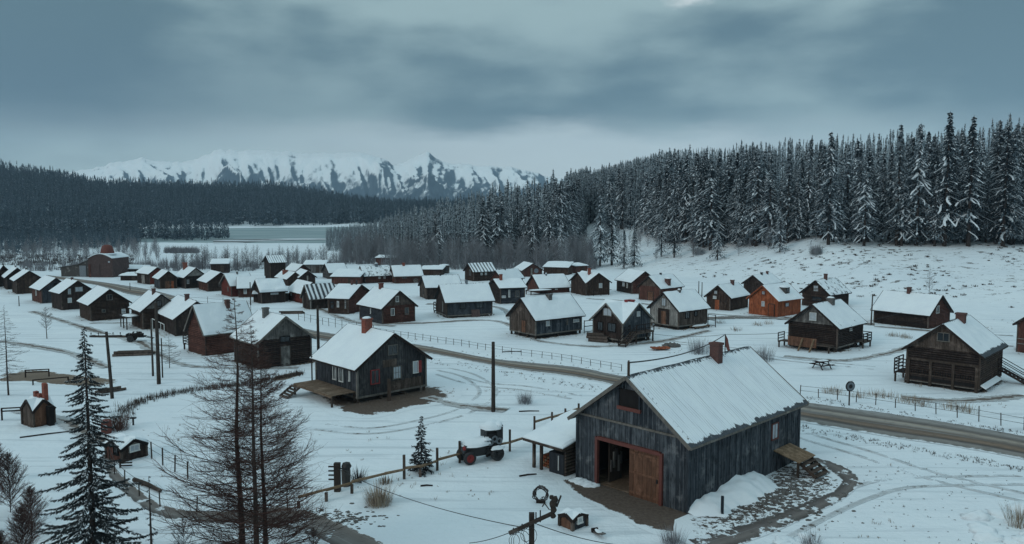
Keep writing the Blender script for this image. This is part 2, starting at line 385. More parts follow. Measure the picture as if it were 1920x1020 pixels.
def build_mountains():
    prof = [(-200, 345), (60, 340), (120, 327), (165, 318), (215, 307), (270, 298), (320, 305), (345, 303), (385, 291), (420, 280), (470, 277), (520, 278), (600, 282), (665, 286), (720, 298), (742, 313), (772, 301), (802, 284), (834, 305), (865, 305), (940, 315), (1000, 322), (1050, 332), (1120, 344), (1220, 362), (1500, 372), (1900, 372)]
    na, nr = 620, 150
    pxs = np.linspace(-200, 1900, na); D0 = 5200.0
    P = np.interp(pxs, [a for a, _ in prof], [b for _, b in prof])
    V = np.zeros((nr, na, 3)); SN = np.zeros((nr, na))
    for j, px in enumerate(pxs):
        top = (390 - P[j]) / F * D0 + 16
        for i in range(nr):
            s = i / (nr - 1) * 1.25                       # 0 foot .. 1 crest .. 1.25 behind
            d = 2900 + (D0 - 2900) * s
            q = Vector((px * .0078, s * 3.2, 1.3))
            rg = noise.ridged_multi_fractal(Vector((px * .0105 + s * .35 + .25 * noise.noise(Vector((px * .01, s * 2, 9))), s * .55, 0)), .9, 2.1, 6, 1.0, 2.0) * .5
            fb = noise.fractal(q, .9, 2.2, 5)
            sh = max(0, s - .05) ** 1.75 if s < 1 else 1 - (s - 1) * 2.2
            k = .16 + .84 * math.sin(min(1, s) * math.pi)
            z = top * (sh + k * (.74 * (rg - .55) + .16 * fb)) + (noise.fractal(Vector((px * .06, s * 14, 5)), .8, 2, 4) * 9)
            z -= 12 * (1 - min(1, s * 4))
            x = (px - 960) / F * d
            V[i, j] = (x, d, z)
            SN[i, j] = z / max(top, 60)
    # keep the crest at the height the skyline shows
    m, t, b = mat('mountain_rock_snow_shade', .9, .1); p = pos(t)
    o = np_mesh('mountains', V.reshape(-1, 3), gridq(nr, na)[:, ::-1], m)
    gm = t.n('ShaderNodeNewGeometry'); nz = t.n('ShaderNodeSeparateXYZ', {0: gm.outputs['Normal']})
    z = t.n('ShaderNodeSeparateXYZ', {0: p}).outputs[2]
    n1 = t.noise(p, .005, 8, .68, scl=(1, .5, 1.3)); n2 = t.noise(p, 1.0, 7, .68, scl=(.026, .004, .007))
    lvl = t.m('ADD', t.m('DIVIDE', z, 310.0), t.m('ADD', t.m('MULTIPLY', t.m('SUBTRACT', n1, .5), .9), t.m('MULTIPLY', t.m('SUBTRACT', n2, .5), 1.1)))
    lvl = t.m('ADD', lvl, t.m('MULTIPLY', t.m('SUBTRACT', nz.outputs[2], .78), 1.7))
    lvl = t.m('ADD', lvl, t.m('MULTIPLY', nz.outputs[0], -.75))  # right-facing slopes darkened as painted shading, along with bare rock
    f = t.ss(lvl, .68, 1.02)
    rock_shade = t.mix(t.ss(n2, .35, .65), (.030, .052, .075), (.065, .092, .12))
    col(t, b, t.mix(f, rock_shade, (.93, .94, .95)))
    bump(t, b, t.m('ADD', n1, t.m('MULTIPLY', n2, .4)), .9, 25)
    tag(o, kind='structure')
build_mountains()

# ------------------------------------------------------------------ roads, paths, bare ground
def ground_strip_mat(name, stops, edge_snow=True, ragged=.35, snowy=0):
    m, t, b = mat(name, .7, .3)
    uv = t.n('ShaderNodeUVMap').outputs[0]; s = t.n('ShaderNodeSeparateXYZ', {0: uv}); u, v = s.outputs[0], s.outputs[1]
    p = pos(t)
    st = t.noise(t.n('ShaderNodeCombineXYZ', {0: t.m('MULTIPLY', u, 9.0), 1: t.m('MULTIPLY', v, .03)}).outputs[0], 1.0, 5, .65)
    nn = t.noise(p, 1.6, 5, .65); big = t.noise(p, .12, 3)
    uu = t.m('ADD', u, t.m('ADD', t.m('MULTIPLY', t.m('SUBTRACT', st, .5), .16), t.m('MULTIPLY', t.m('SUBTRACT', big, .5), .10)))
    cr = t.n('ShaderNodeValToRGB', {0: uu}); e = cr.color_ramp.elements
    e[0].position = stops[0][0]; e[0].color = (*stops[0][1], 1); e[1].position = stops[-1][0]; e[1].color = (*stops[-1][1], 1)
    for q, cc in stops[1:-1]: x = e.new(q); x.color = (*cc, 1)
    c = t.mix(t.m('MULTIPLY', t.ss(nn, .45, .75), .45), cr.outputs[0], (.055, .045, .04))
    c = t.mix(t.m('MULTIPLY', t.ss(st, .56, .7), .5), c, (.40, .42, .43))
    if edge_snow:
        dd = t.m('MULTIPLY', t.m('MINIMUM', u, t.m('SUBTRACT', 1.0, u)), 2.0)
        dd = t.m('ADD', dd, t.m('ADD', t.m('MULTIPLY', t.m('SUBTRACT', nn, .5), ragged), t.m('MULTIPLY', t.m('SUBTRACT', st, .5), .2)))
        c = t.mix(t.ss(dd, .03, .12), (.76, .80, .84), c)
    if snowy:
        sx = t.noise(p, .7, 6, .7); c = t.mix(t.ss(sx, .60 - snowy, .64 - snowy), c, (.72, .77, .81))
    col(t, b, c); bump(t, b, t.m('ADD', st, t.m('MULTIPLY', nn, .3)), .6, .12)
    return m
BR = (.17, .145, .125); DK = (.055, .046, .042); GY = (.27, .255, .24); TN = (.34, .29, .24)
M_ROAD = ground_strip_mat('muddy_road', [(0, DK), (.07, (.2, .19, .18)), (.2, GY), (.34, (.10, .086, .076)), (.46, TN), (.60, (.085, .068, .058)), (.70, (.21, .145, .10)), (.78, (.06, .048, .043)), (.86, (.22, .205, .19)), (1, (.15, .14, .13))])
M_PATH = ground_strip_mat('muddy_path', [(0, (.2, .17, .15)), (.3, (.15, .13, .12)), (.6, (.19, .175, .165)), (1, DK)], ragged=1.3, snowy=.02)
M_TRACK = ground_strip_mat('wet_track', [(0, (.06, .05, .045)), (.35, (.17, .15, .14)), (.65, (.12, .105, .1)), (1, (.055, .045, .04))], ragged=1.6, snowy=.05)
def smooth(pts, n=8):
    out = []; k = len(pts)
    for i in range(k - 1):
        p0, p1, p2, p3 = pts[max(i - 1, 0)], pts[i], pts[i + 1], pts[min(i + 2, k - 1)]
        for j in range(n):
            s = j / n; out.append(.5 * ((2 * p1) + (p2 - p0) * s + (2 * p0 - 5 * p1 + 4 * p2 - p3) * s * s + (3 * p1 - p0 - 3 * p2 + p3) * s ** 3))
    out.append(pts[-1]); return out
def strip(name, up, lo, mt, z=.02, crown=0.0, n=8):
    a = smooth([gp(*q) for q in up], n); b = smooth([gp(*q) for q in lo], n); mb = MB(); NW = 8; run = 0; rows = []
    for i in range(len(a)):
        if i: run += ((a[i] + b[i]) / 2 - (a[i - 1] + b[i - 1]) / 2).length
        r = []
        for j in range(NW + 1):
            u = j / NW; q = a[i].lerp(b[i], u)
            r.append((mb.vert((q.x, q.y, hz(q.x, q.y) + z + crown * math.sin(math.pi * u))), (u, run)))
        rows.append(r)
    for i in range(len(a) - 1):
        for j in range(NW):
            qs = (rows[i][j], rows[i + 1][j], rows[i + 1][j + 1], rows[i][j + 1])
            mb.face([q[0] for q in qs][::-1], [q[1] for q in qs][::-1])
    return tag(mb.build(name, mt, smooth=True), kind='structure')
strip('main_road',
      [(90, 516), (185, 528), (240, 536), (290, 545), (400, 574), (500, 598), (590, 620), (690, 634), (795, 648), (921, 672), (1078, 688), (1160, 704), (1330, 728), (1499, 752), (1675, 776), (1790, 794), (1919, 817), (2080, 846), (2300, 890)],
      [(90, 521), (185, 536), (240, 552), (290, 560), (400, 588), (500, 614), (605, 639), (700, 650), (809, 664), (959, 692), (1060, 705), (1142, 720), (1310, 755), (1494, 790), (1675, 821), (1790, 838), (1919, 862), (2080, 898), (2300, 950)], M_ROAD, .03, .12)
strip('footpath',
      [(204, 846), (222, 885), (260, 918), (300, 945), (350, 956), (440, 958), (520, 950), (590, 962), (660, 990), (740, 1030), (820, 1075)],
      [(190, 856), (204, 893), (240, 932), (292, 965), (350, 978), (440, 984), (520, 990), (580, 1004), (630, 1030), (700, 1075), (760, 1110)], M_PATH, .02)
strip('side_track', [(1494, 852), (1540, 860), (1585, 877), (1612, 900), (1590, 930), (1530, 962), (1440, 1003), (1330, 1040)],
      [(1494, 866), (1530, 873), (1560, 886), (1578, 902), (1560, 922), (1500, 946), (1400, 982), (1290, 1012)], M_TRACK, .024)
strip('cottage_lane', [(1240, 598), (1400, 592), (1505, 596), (1640, 606)], [(1250, 603), (1400, 598), (1500, 602), (1640, 611)], M_PATH, .02)

def patch_mat(name, c1, c2, rubble=0):
    m, t, b = mat(name, .85, .2); p = pos(t); f = attr(t, 'mask')
    nn = t.noise(p, .9, 6, .68); n2 = t.noise(p, 5, 4, .65)
    k = t.m('ADD', f, t.m('ADD', t.m('MULTIPLY', t.m('SUBTRACT', nn, .5), 1.1), t.m('MULTIPLY', t.m('SUBTRACT', n2, .5), .3)))
    if rubble: k = t.m('SUBTRACT', k, t.m('MULTIPLY', t.ss(t.noise(p, 2.8, 5, .75), .46, .56), .75))
    c = t.mix(t.ss(n2, .3, .7), c1, c2)
    col(t, b, t.mix(t.ss(k, .30, .42), snow_color(t, p), c)); bump(t, b, t.m('ADD', nn, t.m('MULTIPLY', n2, .6)), .6, .12); return m
M_MUDSHADE = patch_mat('mud_and_foot_shade', (.085, .062, .05), (.13, .10, .082)); M_RUB = patch_mat('snowy_rubble', (.05, .04, .036), (.10, .08, .068), 1)
M_HAY = patch_mat('dead_grass_ground', (.15, .11, .085), (.21, .165, .125))
def patch(name, pts, mt, z=.012, ring=(0, .35, .75, 1.0), grow=0.0):
    pts = [Vector((p[0], p[1], 0)) for p in pts]
    pts = smooth(pts + [pts[0]], 5)[:-1]
    c = sum(pts, Vector()) / len(pts); mb = MB(); k = len(pts); mask = []
    L = []
    for r in ring:
        row = []
        for p in pts:
            q = c.lerp(p, 1 - r if r < 1 else 0.0) if False else c.lerp(p, r)
            row.append(mb.vert((q.x, q.y, hz(q.x, q.y) + z))); mask.append(1 - r ** 2 * 1.0)
        L.append(row)
    for a, b in zip(L[:-1], L[1:]):
        for i in range(k):
            j = (i + 1) % k; mb.face((a[i], b[i], b[j], a[j]))
    o = mb.build(name, mt); at = o.data.attributes.new('mask', 'FLOAT', 'POINT'); at.data.foreach_set('value', mask)
    return tag(o, kind='structure')
def ppatch(name, px, mt, z=.012): return patch(name, [gp(*q) for q in px], mt, z)
ppatch('barn_yard', [(1030, 892), (1085, 886), (1145, 908), (1250, 938), (1330, 975), (1310, 1012), (1230, 1003), (1150, 965), (1075, 928)], M_MUDSHADE, .014)
ppatch('rubble_ground', [(1265, 975), (1330, 945), (1440, 880), (1500, 852), (1580, 872), (1590, 905), (1530, 945), (1440, 985), (1360, 1020), (1270, 1015)], M_RUB, .016)
ppatch('cottage_yard', [(575, 735), (640, 742), (800, 718), (862, 732), (852, 752), (780, 766), (690, 785), (610, 772)], M_MUDSHADE)
ppatch('bare_dark_ground', [(510, 706), (560, 696), (575, 700), (540, 712), (505, 716)], M_HAY)
ppatch('grass_bank', [(-20, 702), (60, 690), (130, 700), (240, 712), (215, 726), (120, 724), (40, 716), (-20, 716)], M_HAY)
# old tyre marks pressed into the snow
def see(t, b, f): t.t.links.new(f, b.inputs['Alpha'])
def track_mat():
    m, t, b = mat('pressed_tyre_marks', .8, .2); p = pos(t); s = t.n('ShaderNodeSeparateXYZ', {0: t.n('ShaderNodeUVMap').outputs[0]})
    u = s.outputs[0]; d = t.m('ABSOLUTE', t.m('SUBTRACT', u, .5)); nn = t.noise(p, 1.3, 5, .65); n2 = t.noise(p, .18, 3)
    l1 = t.ss(t.m('ABSOLUTE', t.m('SUBTRACT', d, .32)), .10, .03)
    f = t.m('MULTIPLY', l1, t.ss(t.m('ADD', t.m('MULTIPLY', nn, .5), t.m('MULTIPLY', n2, .5)), .42, .56))
    sn = snow_color(t, p); c = t.mix(t.m('MULTIPLY', f, .75), sn, (.36, .375, .385)); c = t.mix(t.m('MULTIPLY', f, t.ss(nn, .56, .66)), c, (.12, .105, .095)); col(t, b, c); bump(t, b, t.m('MULTIPLY', f, -1.0), .8, .1); see(t, b, t.ss(f, .02, .25)); return m
M_TYRE = track_mat()
ZT = [.006]
def tyre(px, wpx=10, n=10):
    ZT[0] += .0035; zt = ZT[0]
    c = [gp(*q) for q in px]; c = smooth(c, n); mb = MB(); run = 0; rows = []
    for i in range(len(c)):
        d = (c[min(i + 1, len(c) - 1)] - c[max(i - 1, 0)]).normalized(); s = Vector((-d.y, d.x, 0)); run += (c[i] - c[i - 1]).length if i else 0
        rows.append([(mb.vert((c[i] + s * (1.15 * k)) + Vector((0, 0, zt))), ((k + 1) / 2, run)) for k in (-1, -.33, .33, 1)])
    for a, b in zip(rows[:-1], rows[1:]):
        for j in range(3): qs = (a[j], a[j + 1], b[j + 1], b[j]); mb.face([q[0] for q in qs], [q[1] for q in qs])
    tag(mb.build('track', M_TYRE), kind='structure')
tyre([(600, 800), (690, 808), (780, 795), (870, 770), (915, 735), (880, 705), (830, 692)])
tyre([(830, 700), (900, 720), (985, 728), (1080, 745)])
tyre([(1500, 815), (1620, 850), (1740, 890), (1930, 935)])
tyre([(1360, 1050), (1480, 985), (1600, 930), (1700, 905), (1930, 900)])
tyre([(1240, 640), (1380, 655), (1460, 672), (1640, 690)])
# trodden brownish trails between the houses, thin and broken
def trail_mat():
    m, t, b = mat('trodden_trail', .85, .15); p = pos(t); u = t.n('ShaderNodeSeparateXYZ', {0: t.n('ShaderNodeUVMap').outputs[0]}).outputs[0]
    d = t.m('SUBTRACT', 1.0, t.m('MULTIPLY', t.m('ABSOLUTE', t.m('SUBTRACT', u, .5)), 2.0)); nn = t.noise(p, 1.0, 6, .7); n2 = t.noise(p, .12, 3)
    k = t.m('ADD', d, t.m('ADD', t.m('MULTIPLY', t.m('SUBTRACT', nn, .5), 1.6), t.m('MULTIPLY', t.m('SUBTRACT', n2, .5), 1.8)))
    sn = snow_color(t, p); c = t.mix(t.ss(k, .30, .55), sn, (.44, .45, .455)); c = t.mix(t.ss(k, .72, .92), c, (.15, .125, .11)); col(t, b, c); bump(t, b, t.m('MULTIPLY', t.ss(k, .3, .6), -1), .7, .1); see(t, b, t.ss(k, .25, .5)); return m
M_TRAIL = trail_mat()
def trail(px, w=1.0, n=8):
    ZT[0] += .0035; c = smooth([gp(*q) for q in px], n); mb = MB(); rows = []
    for i in range(len(c)):
        d = (c[min(i + 1, len(c) - 1)] - c[max(i - 1, 0)]).normalized(); s = Vector((-d.y, d.x, 0))
        rows.append([(mb.vert((c[i] + s * (w * k)) + Vector((0, 0, ZT[0]))), ((k + 1) / 2, i)) for k in (-1, 0, 1)])
    for a, b in zip(rows[:-1], rows[1:]):
        for j in range(2): qs = (a[j], a[j + 1], b[j + 1], b[j]); mb.face([q[0] for q in qs], [q[1] for q in qs])
    tag(mb.build('trail', M_TRAIL), kind='structure')
for q in ([(170, 606), (300, 604), (420, 596), (540, 604)], [(60, 584), (150, 612), (250, 640), (330, 650)], [(690, 608), (790, 606), (930, 602), (1010, 640)], [(1010, 640), (1120, 650), (1240, 640), (1330, 620)], [(1470, 668), (1580, 676), (1660, 664), (1760, 640), (1900, 650)],
          [(1690, 745), (1800, 752), (1920, 742)], [(1640, 612), (1760, 622), (1900, 630)], [(1100, 560), (1180, 566), (1330, 588), (1500, 600)], [(260, 640), (330, 680), (420, 690), (560, 690)], [(800, 745), (860, 760), (950, 770)], [(560, 560), (650, 600), (740, 612)], [(800, 570), (930, 576), (960, 600)], [(0, 640), (120, 660), (200, 690)], [(30, 770), (120, 790), (190, 830)]): trail(q, 1.1 if q[0][1] > 700 else .9)
# ------------------------------------------------------------------ houses
def wall_boards(mb, core, p0, p1, z0, top, style, z1=None, holes=(), bw=.2, th=.03):
    """boards (vertical) or log courses (horizontal) as real pieces on a wall from p0 to p1 (2D);
    top(u): roof height at distance u; z1: stop there; holes: (u0, u1, za, zb)"""
    p0, p1 = Vector((*p0, 0)), Vector((*p1, 0)); d = p1 - p0; Ln = d.length; d.normalize(); n = Vector((d.y, -d.x, 0))
    P = lambda u, z, off=0: p0 + d * u + n * off + Vector((0, 0, z))
    T = (lambda u: min(top(u), z1)) if z1 is not None else top
    core.prism([P(0, z0, -.1), P(Ln, z0, -.1), P(Ln, T(Ln), -.1), *( [P(Ln / 2, T(Ln / 2), -.1)] if T(Ln / 2) > max(T(0), T(Ln)) + .05 else []), P(0, T(0), -.1)], n, .1) if not holes else None
    if holes:
        h = holes[0]
        for ua, ub, za, zb in ((0, h[0], z0, None), (h[1], Ln, z0, None), (h[0], h[1], h[3], None)):
            pts = [P(ua, za, -.1), P(ub, za, -.1), P(ub, T(ub), -.1)]
            if ua < Ln / 2 < ub: pts.append(P(Ln / 2, T(Ln / 2), -.1))
            core.prism(pts + [P(ua, T(ua), -.1)], n, .1)
    if style == 'log':
        z = z0; hh = .2
        zt = max(T(0), T(Ln), T(Ln / 2))
        while z < zt - .03:
            ze = min(z + hh - .018, zt)
            us = [i * Ln / 60 for i in range(61) if T(i * Ln / 60) >= ze - .02]
            if us:
                mb.cr = random.random(); ua, ub = us[0], us[-1]
                o = .02 + random.random() * .03
                a, b_, c, e = P(ua, z), P(ub, z), P(ub, ze), P(ua, ze)
                ins = Vector((0, 0, .045)); b0 = len(mb.v)
                for q in (a, b_, c, e): mb.v.append(tuple(q))
                for q in (a + ins + n * (o + .05), b_ + ins + n * (o + .05), c - ins + n * (o + .05), e - ins + n * (o + .05)): mb.v.append(tuple(q))
                for f in ((4, 5, 6, 7), (0, 1, 5, 4), (2, 3, 7, 6), (1, 2, 6, 5), (3, 0, 4, 7)): mb.face([b0 + i for i in f])
            z += hh
    else:
        u = 0.0
        while u < Ln - .02:
            w_ = min(bw * (.75 + .5 * random.random()), Ln - u); ue = u + w_ - .012
            segs = [(z0 - random.random() * .05, None)]
            for h in holes:
                if u < h[1] and ue > h[0]:
                    segs = [(h[3], None)]
                    if h[2] > z0 + .05: segs.append((z0, h[2]))
            for za, zb in segs:
                mb.cr = random.random()
                ta, tb = (zb, zb) if zb is not None else (T(u), T(ue))
                pts = [P(u, za), P(ue, za), P(ue, tb), P(u, ta)]
                if zb is None and u < Ln / 2 < ue and T(Ln / 2) > max(ta, tb): pts.insert(3, P(Ln / 2, T(Ln / 2)))
                mb.prism(pts, n, th * (.6 + .8 * random.random()))
                if bw > .3 or style == 'batten':
                    mb.cr = .55 + .45 * random.random()
                    mb.prism([P(ue - .03, za, th), P(ue + .03, za, th), P(ue + .03, tb, th), P(ue - .03, ta, th)], n, .03)
            u += w_
def roof_slope(mb, E0, E1, R0, R1, th, seed, edge=.05, nu=22, nv=12, sag=.0):
    """snow slab on a slope from eave E0-E1 to ridge R0-R1, with uv, soft edges"""
    E0, E1, R0, R1 = map(Vector, (E0, E1, R0, R1)); n = (E1 - E0).cross(R0 - E0).normalized()
    if n.z < 0: n = -n
    Lu = (E1 - E0).length; rows = []; lo = []
    for j in range(nv + 1):
        v = j / nv; r = []
        for i in range(nu + 1):
            u = i / nu; q = E0.lerp(E1, u).lerp(R0.lerp(R1, u), v)
            ed = min(u, 1 - u, v * 1.0 + .0) ; k = min(1, .35 + ed * 9) if v < .98 else 1
            k = min(1, .4 + min(u, 1 - u) * 12, .45 + v * 9)
            nz_ = noise.noise(Vector((q.x * .8 + seed, q.y * .8, q.z))) * .5 + noise.noise(Vector((q.x * 2.5, q.y * 2.5 + seed, q.z * 2))) * .15
            q2 = q + n * (th * k * (1 + nz_))
            wob = noise.noise(Vector((u * Lu * .9, seed, 3))) * .05 + noise.noise(Vector((u * Lu * 3.1, seed, 3))) * .02
            if j == 0: q2 = q2 - (R0 - E0).normalized() * (wob + .02)
            r.append((mb.vert(q2), (u * Lu, v)))
        rows.append(r)
    for j in range(nv):
        for i in range(nu):
            qs = (rows[j][i], rows[j][i + 1], rows[j + 1][i + 1], rows[j + 1][i]); mb.face([a for a, _ in qs], [b for _, b in qs])
    # skirt down to the boards
    def skirt(idx, base, uvs):
        bl = [mb.vert(p) for p in base]
        for i in range(len(idx) - 1): mb.face((bl[i], bl[i + 1], idx[i + 1], idx[i]), (uvs[i], uvs[i + 1], uvs[i + 1], uvs[i]))
    skirt([a for a, _ in rows[0]], [E0.lerp(E1, i / nu) for i in range(nu + 1)], [b for _, b in rows[0]])
    skirt([rows[j][0][0] for j in range(nv + 1)], [E0.lerp(R0, j / nv) for j in range(nv + 1)], [rows[j][0][1] for j in range(nv + 1)])
    skirt([rows[j][nu][0] for j in range(nv + 1)], [E1.lerp(R1, j / nv) for j in range(nv + 1)], [rows[j][nu][1] for j in range(nv + 1)])

WIN = {'w': (M_WHITE, M_PALE), 'd': ('trim', M_GLASS), 'r': (M_REDP, M_GLASS), 'o': (M_ORP, M_PALE), 'p': (M_WHITE, M_GLASS), 'k': ('black', M_GLASS), 'b': ('trim', M_PALE)}
def mt_of(x): return W[x] if isinstance(x, str) else x
class House: pass
def house(key, label, s, x, y, yaw, w, l, he, hr, wall='brown', style='log', gable=None, gstyle='board', swall=None, z0=0.0, wins=(), doors=(), chims=(), roof={}, typ='G',
          cat='cabin', group='wooden cabins of the snowy village', name='log_cabin', og=.4, oe=.4, trim='mid', barge='dark', hole=None, apron=.7, detail=1, snow=.115, bw=.2, zg=None):
    """s: +1 the long wall in view is right of the gable, -1 left. x, y is the centre; the gable in view faces local -y"""
    zb = hz(x, y) if zg is None else zg
    r = empty(name, (x, y, zb), yaw, label, cat, group)
    H = House(); H.root = r; H.s = s; H.w = w; H.l = l; a, b = w / 2, l / 2; sl = (hr - he) / a
    sn = snow + .1; H.hr = hr - sn; H.he = he - sn * .9; H.sl = sl; H.a = a; H.b = b; H.z0 = z0
    top = lambda u, W_=w: H.he + sl * (a - abs(u - a)) - .06
    topL = lambda u: H.he - .05
    gz = H.he if gable else None
    ln = {'g': ((-a, -b), (a, -b)), 'f': ((a, b), (-a, b)), 'R': ((a, -b), (a, b)), 'L': ((-a, b), (-a, -b))}
    zbase = z0 if z0 else -.3
    bb = lambda u: H.he + (hr - he) / b * (b - abs(u - b)) - .06
    def one(nm, k, mt, za, tp, st, z1=None, holes=()):
        m_ = MB(); m_.cr = .2; c_ = MB()
        wall_boards(m_, c_, *ln[k], za, tp, st, z1, holes=holes, bw=bw)
        n0 = len(m_.v); m_.v += c_.v; m_.ci = 1; m_.cr = .1
        for f in c_.f: m_.face([q + n0 for q in f])
        return m_.build(nm, [W[mt], W['black']], r)
    one('wall', 'g', wall, zbase, top, style, gz, [hole] if hole else ())
    one('wall', 'f', wall, zbase, top, style, gz)
    for k in 'RL': one('wall', k, swall or wall, zbase, bb if typ == 'X' else topL, style, gz if typ == 'X' else None)
    if gable:
        for k in ('gf' if typ == 'G' else 'gfRL'):
            tt = top if k in 'gf' else bb
            one('gable_wall', k, gable, H.he + .015, lambda u, f=tt: max(f(u), H.he + .02), gstyle)
    if z0:
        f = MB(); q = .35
        f.box((0, 0, z0 / 2 - .15), (w - 2 * q, l - 2 * q, z0 + .26))  # dark block painted as the shade of the open gap under the floor
        f.build('floor_gap_shade', M_GAPSHADE, r)
        for i in range(4):
            for j in range(3 if l > 5 else 2):
                if 0 < i < 3 and j == 1: continue
                px = -a + .1 + (w - .2) * i / 3; py = -b + .1 + (l - .2) * j / ((3 if l > 5 else 2) - 1)
                pm = MB(); pm.box((px, py, z0 / 2 - .1), (.2, .2, z0 + .18)); pm.build('foundation_post', W['mid'], r)
        sm = MB()
        sm.box((0, -b - .03, z0 + .02), (w + .18, .12, .16)); sm.box((s * (a + .03), 0, z0 + .021), (.12, l + .05, .155)); sm.build('floor_beam', W['trim'], r)
    # corner boards
    if detail:
        for cx, cy in ((s * a, -b), (-s * a, -b), (s * a, b)):
            tm = MB(); tm.cr = random.random(); tm.box((cx + math.copysign(.025, cx), cy + math.copysign(.025, cy), (H.he - .1 + zbase) / 2), (.15, .15, H.he - .12 - zbase))
            tm.build('corner_board', W[trim], r)
    # roof
    rt = roof_mat(**roof); rm = MB(); sm = MB(); sd = random.random() * 90
    E = lambda sx, sy: Vector((sx * (a + oe), sy * (b + og), H.he - oe * sl))
    Rg = lambda sy: Vector((0, sy * (b + og), H.hr))
    slopes = []
    if typ == 'G':
        for sx in (1, -1): slopes.append((E(sx, -1), E(sx, 1), Rg(-1), Rg(1)))
    for E0, E1, R0, R1 in slopes:
        n = (E1 - E0).cross(R0 - E0).normalized(); n = n if n.z > 0 else -n
        pts = [E0, E1, R1, R0]
        rm.prism([p - n * .09 for p in pts], n, .088)
        roof_slope(sm, E0, E1, R0, R1, snow, sd)
    if typ == 'X':
        slb = (hr - he) / b
        eA, eB = a + oe, b + oe
        c0 = Vector((0, 0, H.hr))
        for sx in (1, -1):                                   # ridge along y, valleys to the four corners
            for sy in (1, -1):
                cor = Vector((sx * eA, sy * eB, H.he - oe * sl * .9)); g1 = Vector((0, sy * (b + og), H.hr)); g2 = Vector((sx * (a + og), 0, H.hr))
                for tri in ((c0, cor, g1), (c0, g2, cor)):
                    n = (tri[1] - tri[0]).cross(tri[2] - tri[0]).normalized(); n = n if n.z > 0 else -n
                    rm.prism([p - n * .09 for p in tri], n, .088)
                    # snow as a slab degenerating towards the valley corner
                    g = tri[2] if tri[2] is not cor else tri[1]
                    roof_slope(sm, g, cor, c0, c0.lerp(cor, .985), snow * .8, sd, nu=14, nv=10)
    H.roof = rm.build('roof', M_ROOF, r)
    sm.build('snow_layer', rt, H.roof, smooth=False)
    bm_ = MB()
    def rake(p, q): bm_.beam(p, q, .05, .2)
    if typ == 'G':
        for sy in (-1, 1):
            for sx in (1, -1):
                off = Vector((0, sy * .03, -.05)); rake(E(sx, sy) + off, Rg(sy) + off)
        for sx in (1, -1):
            off = Vector((sx * .02, 0, -.06)); bm_.beam(E(sx, -1) + off, E(sx, 1) + off, .04, .12)
    else:
        for g, c1, c2 in ((Vector((0, -b - og, H.hr)), Vector((eA, -eB, H.he - oe * sl * .9)), Vector((-eA, -eB, H.he - oe * sl * .9))), (Vector((s * (a + og), 0, H.hr)), Vector((s * eA, -eB, H.he - oe * sl * .9)), Vector((s * eA, eB, H.he - oe * sl * .9)))):
            off = Vector((0, 0, -.05)); rake(c1 + off, g + off); rake(c2 + off, g + off)
    bm_.build('bargeboard', W[barge], H.roof)
    for c in chims: chimney(H, *c)
    for q in wins: window(H, *q)
    for q in doors: door(H, *q)
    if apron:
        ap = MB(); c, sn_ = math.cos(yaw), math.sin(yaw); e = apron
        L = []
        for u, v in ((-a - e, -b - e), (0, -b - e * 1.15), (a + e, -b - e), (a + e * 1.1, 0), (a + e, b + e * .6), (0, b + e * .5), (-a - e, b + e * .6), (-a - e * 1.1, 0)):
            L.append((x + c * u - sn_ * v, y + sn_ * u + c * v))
        patch('bare_dark_ground', L, M_MUDSHADE, .013 + random.random() * .004)  # dark apron painted for bare soil and the shadow at the wall foot
    return H
def wall_frame(H, wl, u, z):
    """point, along, normal: wl 'g' gable (u from the near corner) or 's' long wall (u from the near corner)"""
    s = H.s
    if wl == 'g': return Vector((s * H.a * (1 - 2 * u), -H.b, z)), Vector((1, 0, 0)), Vector((0, -1, 0))
    return Vector((s * H.a, -H.b + 2 * H.b * u, z)), Vector((0, 1, 0)), Vector((s, 0, 0))
def slab(mb, c, al, n, w, h, t0, t1):
    up = Vector((0, 0, 1))
    mb.prism([c - al * w / 2 - up * h / 2 + n * t0, c + al * w / 2 - up * h / 2 + n * t0, c + al * w / 2 + up * h / 2 + n * t0, c - al * w / 2 + up * h / 2 + n * t0], n, t1 - t0)
def window(H, wl, u, z, w, h, st='d', grid=0):
    c, al, n = wall_frame(H, wl, u, z); fr, pn = WIN[st]; up = Vector((0, 0, 1))
    f = MB(); e = .07
    for dx, dz, ww, hh in ((-w / 2, 0, e, h + e), (w / 2, 0, e, h + e), (0, h / 2, w - e, e), (0, -h / 2 , w + .1, e)):
        slab(f, c + al * dx + up * dz, al, n, ww, hh, .03, .13 if dz >= 0 else .16)
    if grid:
        for i in range(1, grid): slab(f, c + al * (w * (i / grid - .5)), al, n, .03, h - e, .03, .105)
        slab(f, c + up * .0, al, n, w - e, .03, .03, .106)
    else: slab(f, c, al, n, .035, h - e, .03, .105)
    o = f.build('window', mt_of(fr), H.root)
    p = MB(); slab(p, c, al, n, w - e, h - e, .02, .085); p.build('pane', pn, o)
def door(H, wl, u, z0, w, h, m='door', handle=True):
    c, al, n = wall_frame(H, wl, u, z0 + h / 2); d = MB(); k = max(2, round(w / .22)); up = Vector((0, 0, 1))
    for i in range(k):
        d.cr = random.random(); slab(d, c + al * (w * ((i + .5) / k - .5)), al, n, w / k - .012, h, .02, .09 + .01 * (i % 2))
    o = d.build('door', mt_of(m), H.root)
    f = MB()
    for dx in (-1, 1): slab(f, c + al * dx * (w / 2 + .05), al, n, .1, h + .1, .02, .12)
    slab(f, c + up * (h / 2 + .05), al, n, w, .1, .02, .12); f.build('door_frame', W['mid'], o)
    if handle:
        q = MB(); p = c + al * (w * .38) + n * .13; q.box(p, (.05, .05, .16)); q.build('handle', M_IRON, o)
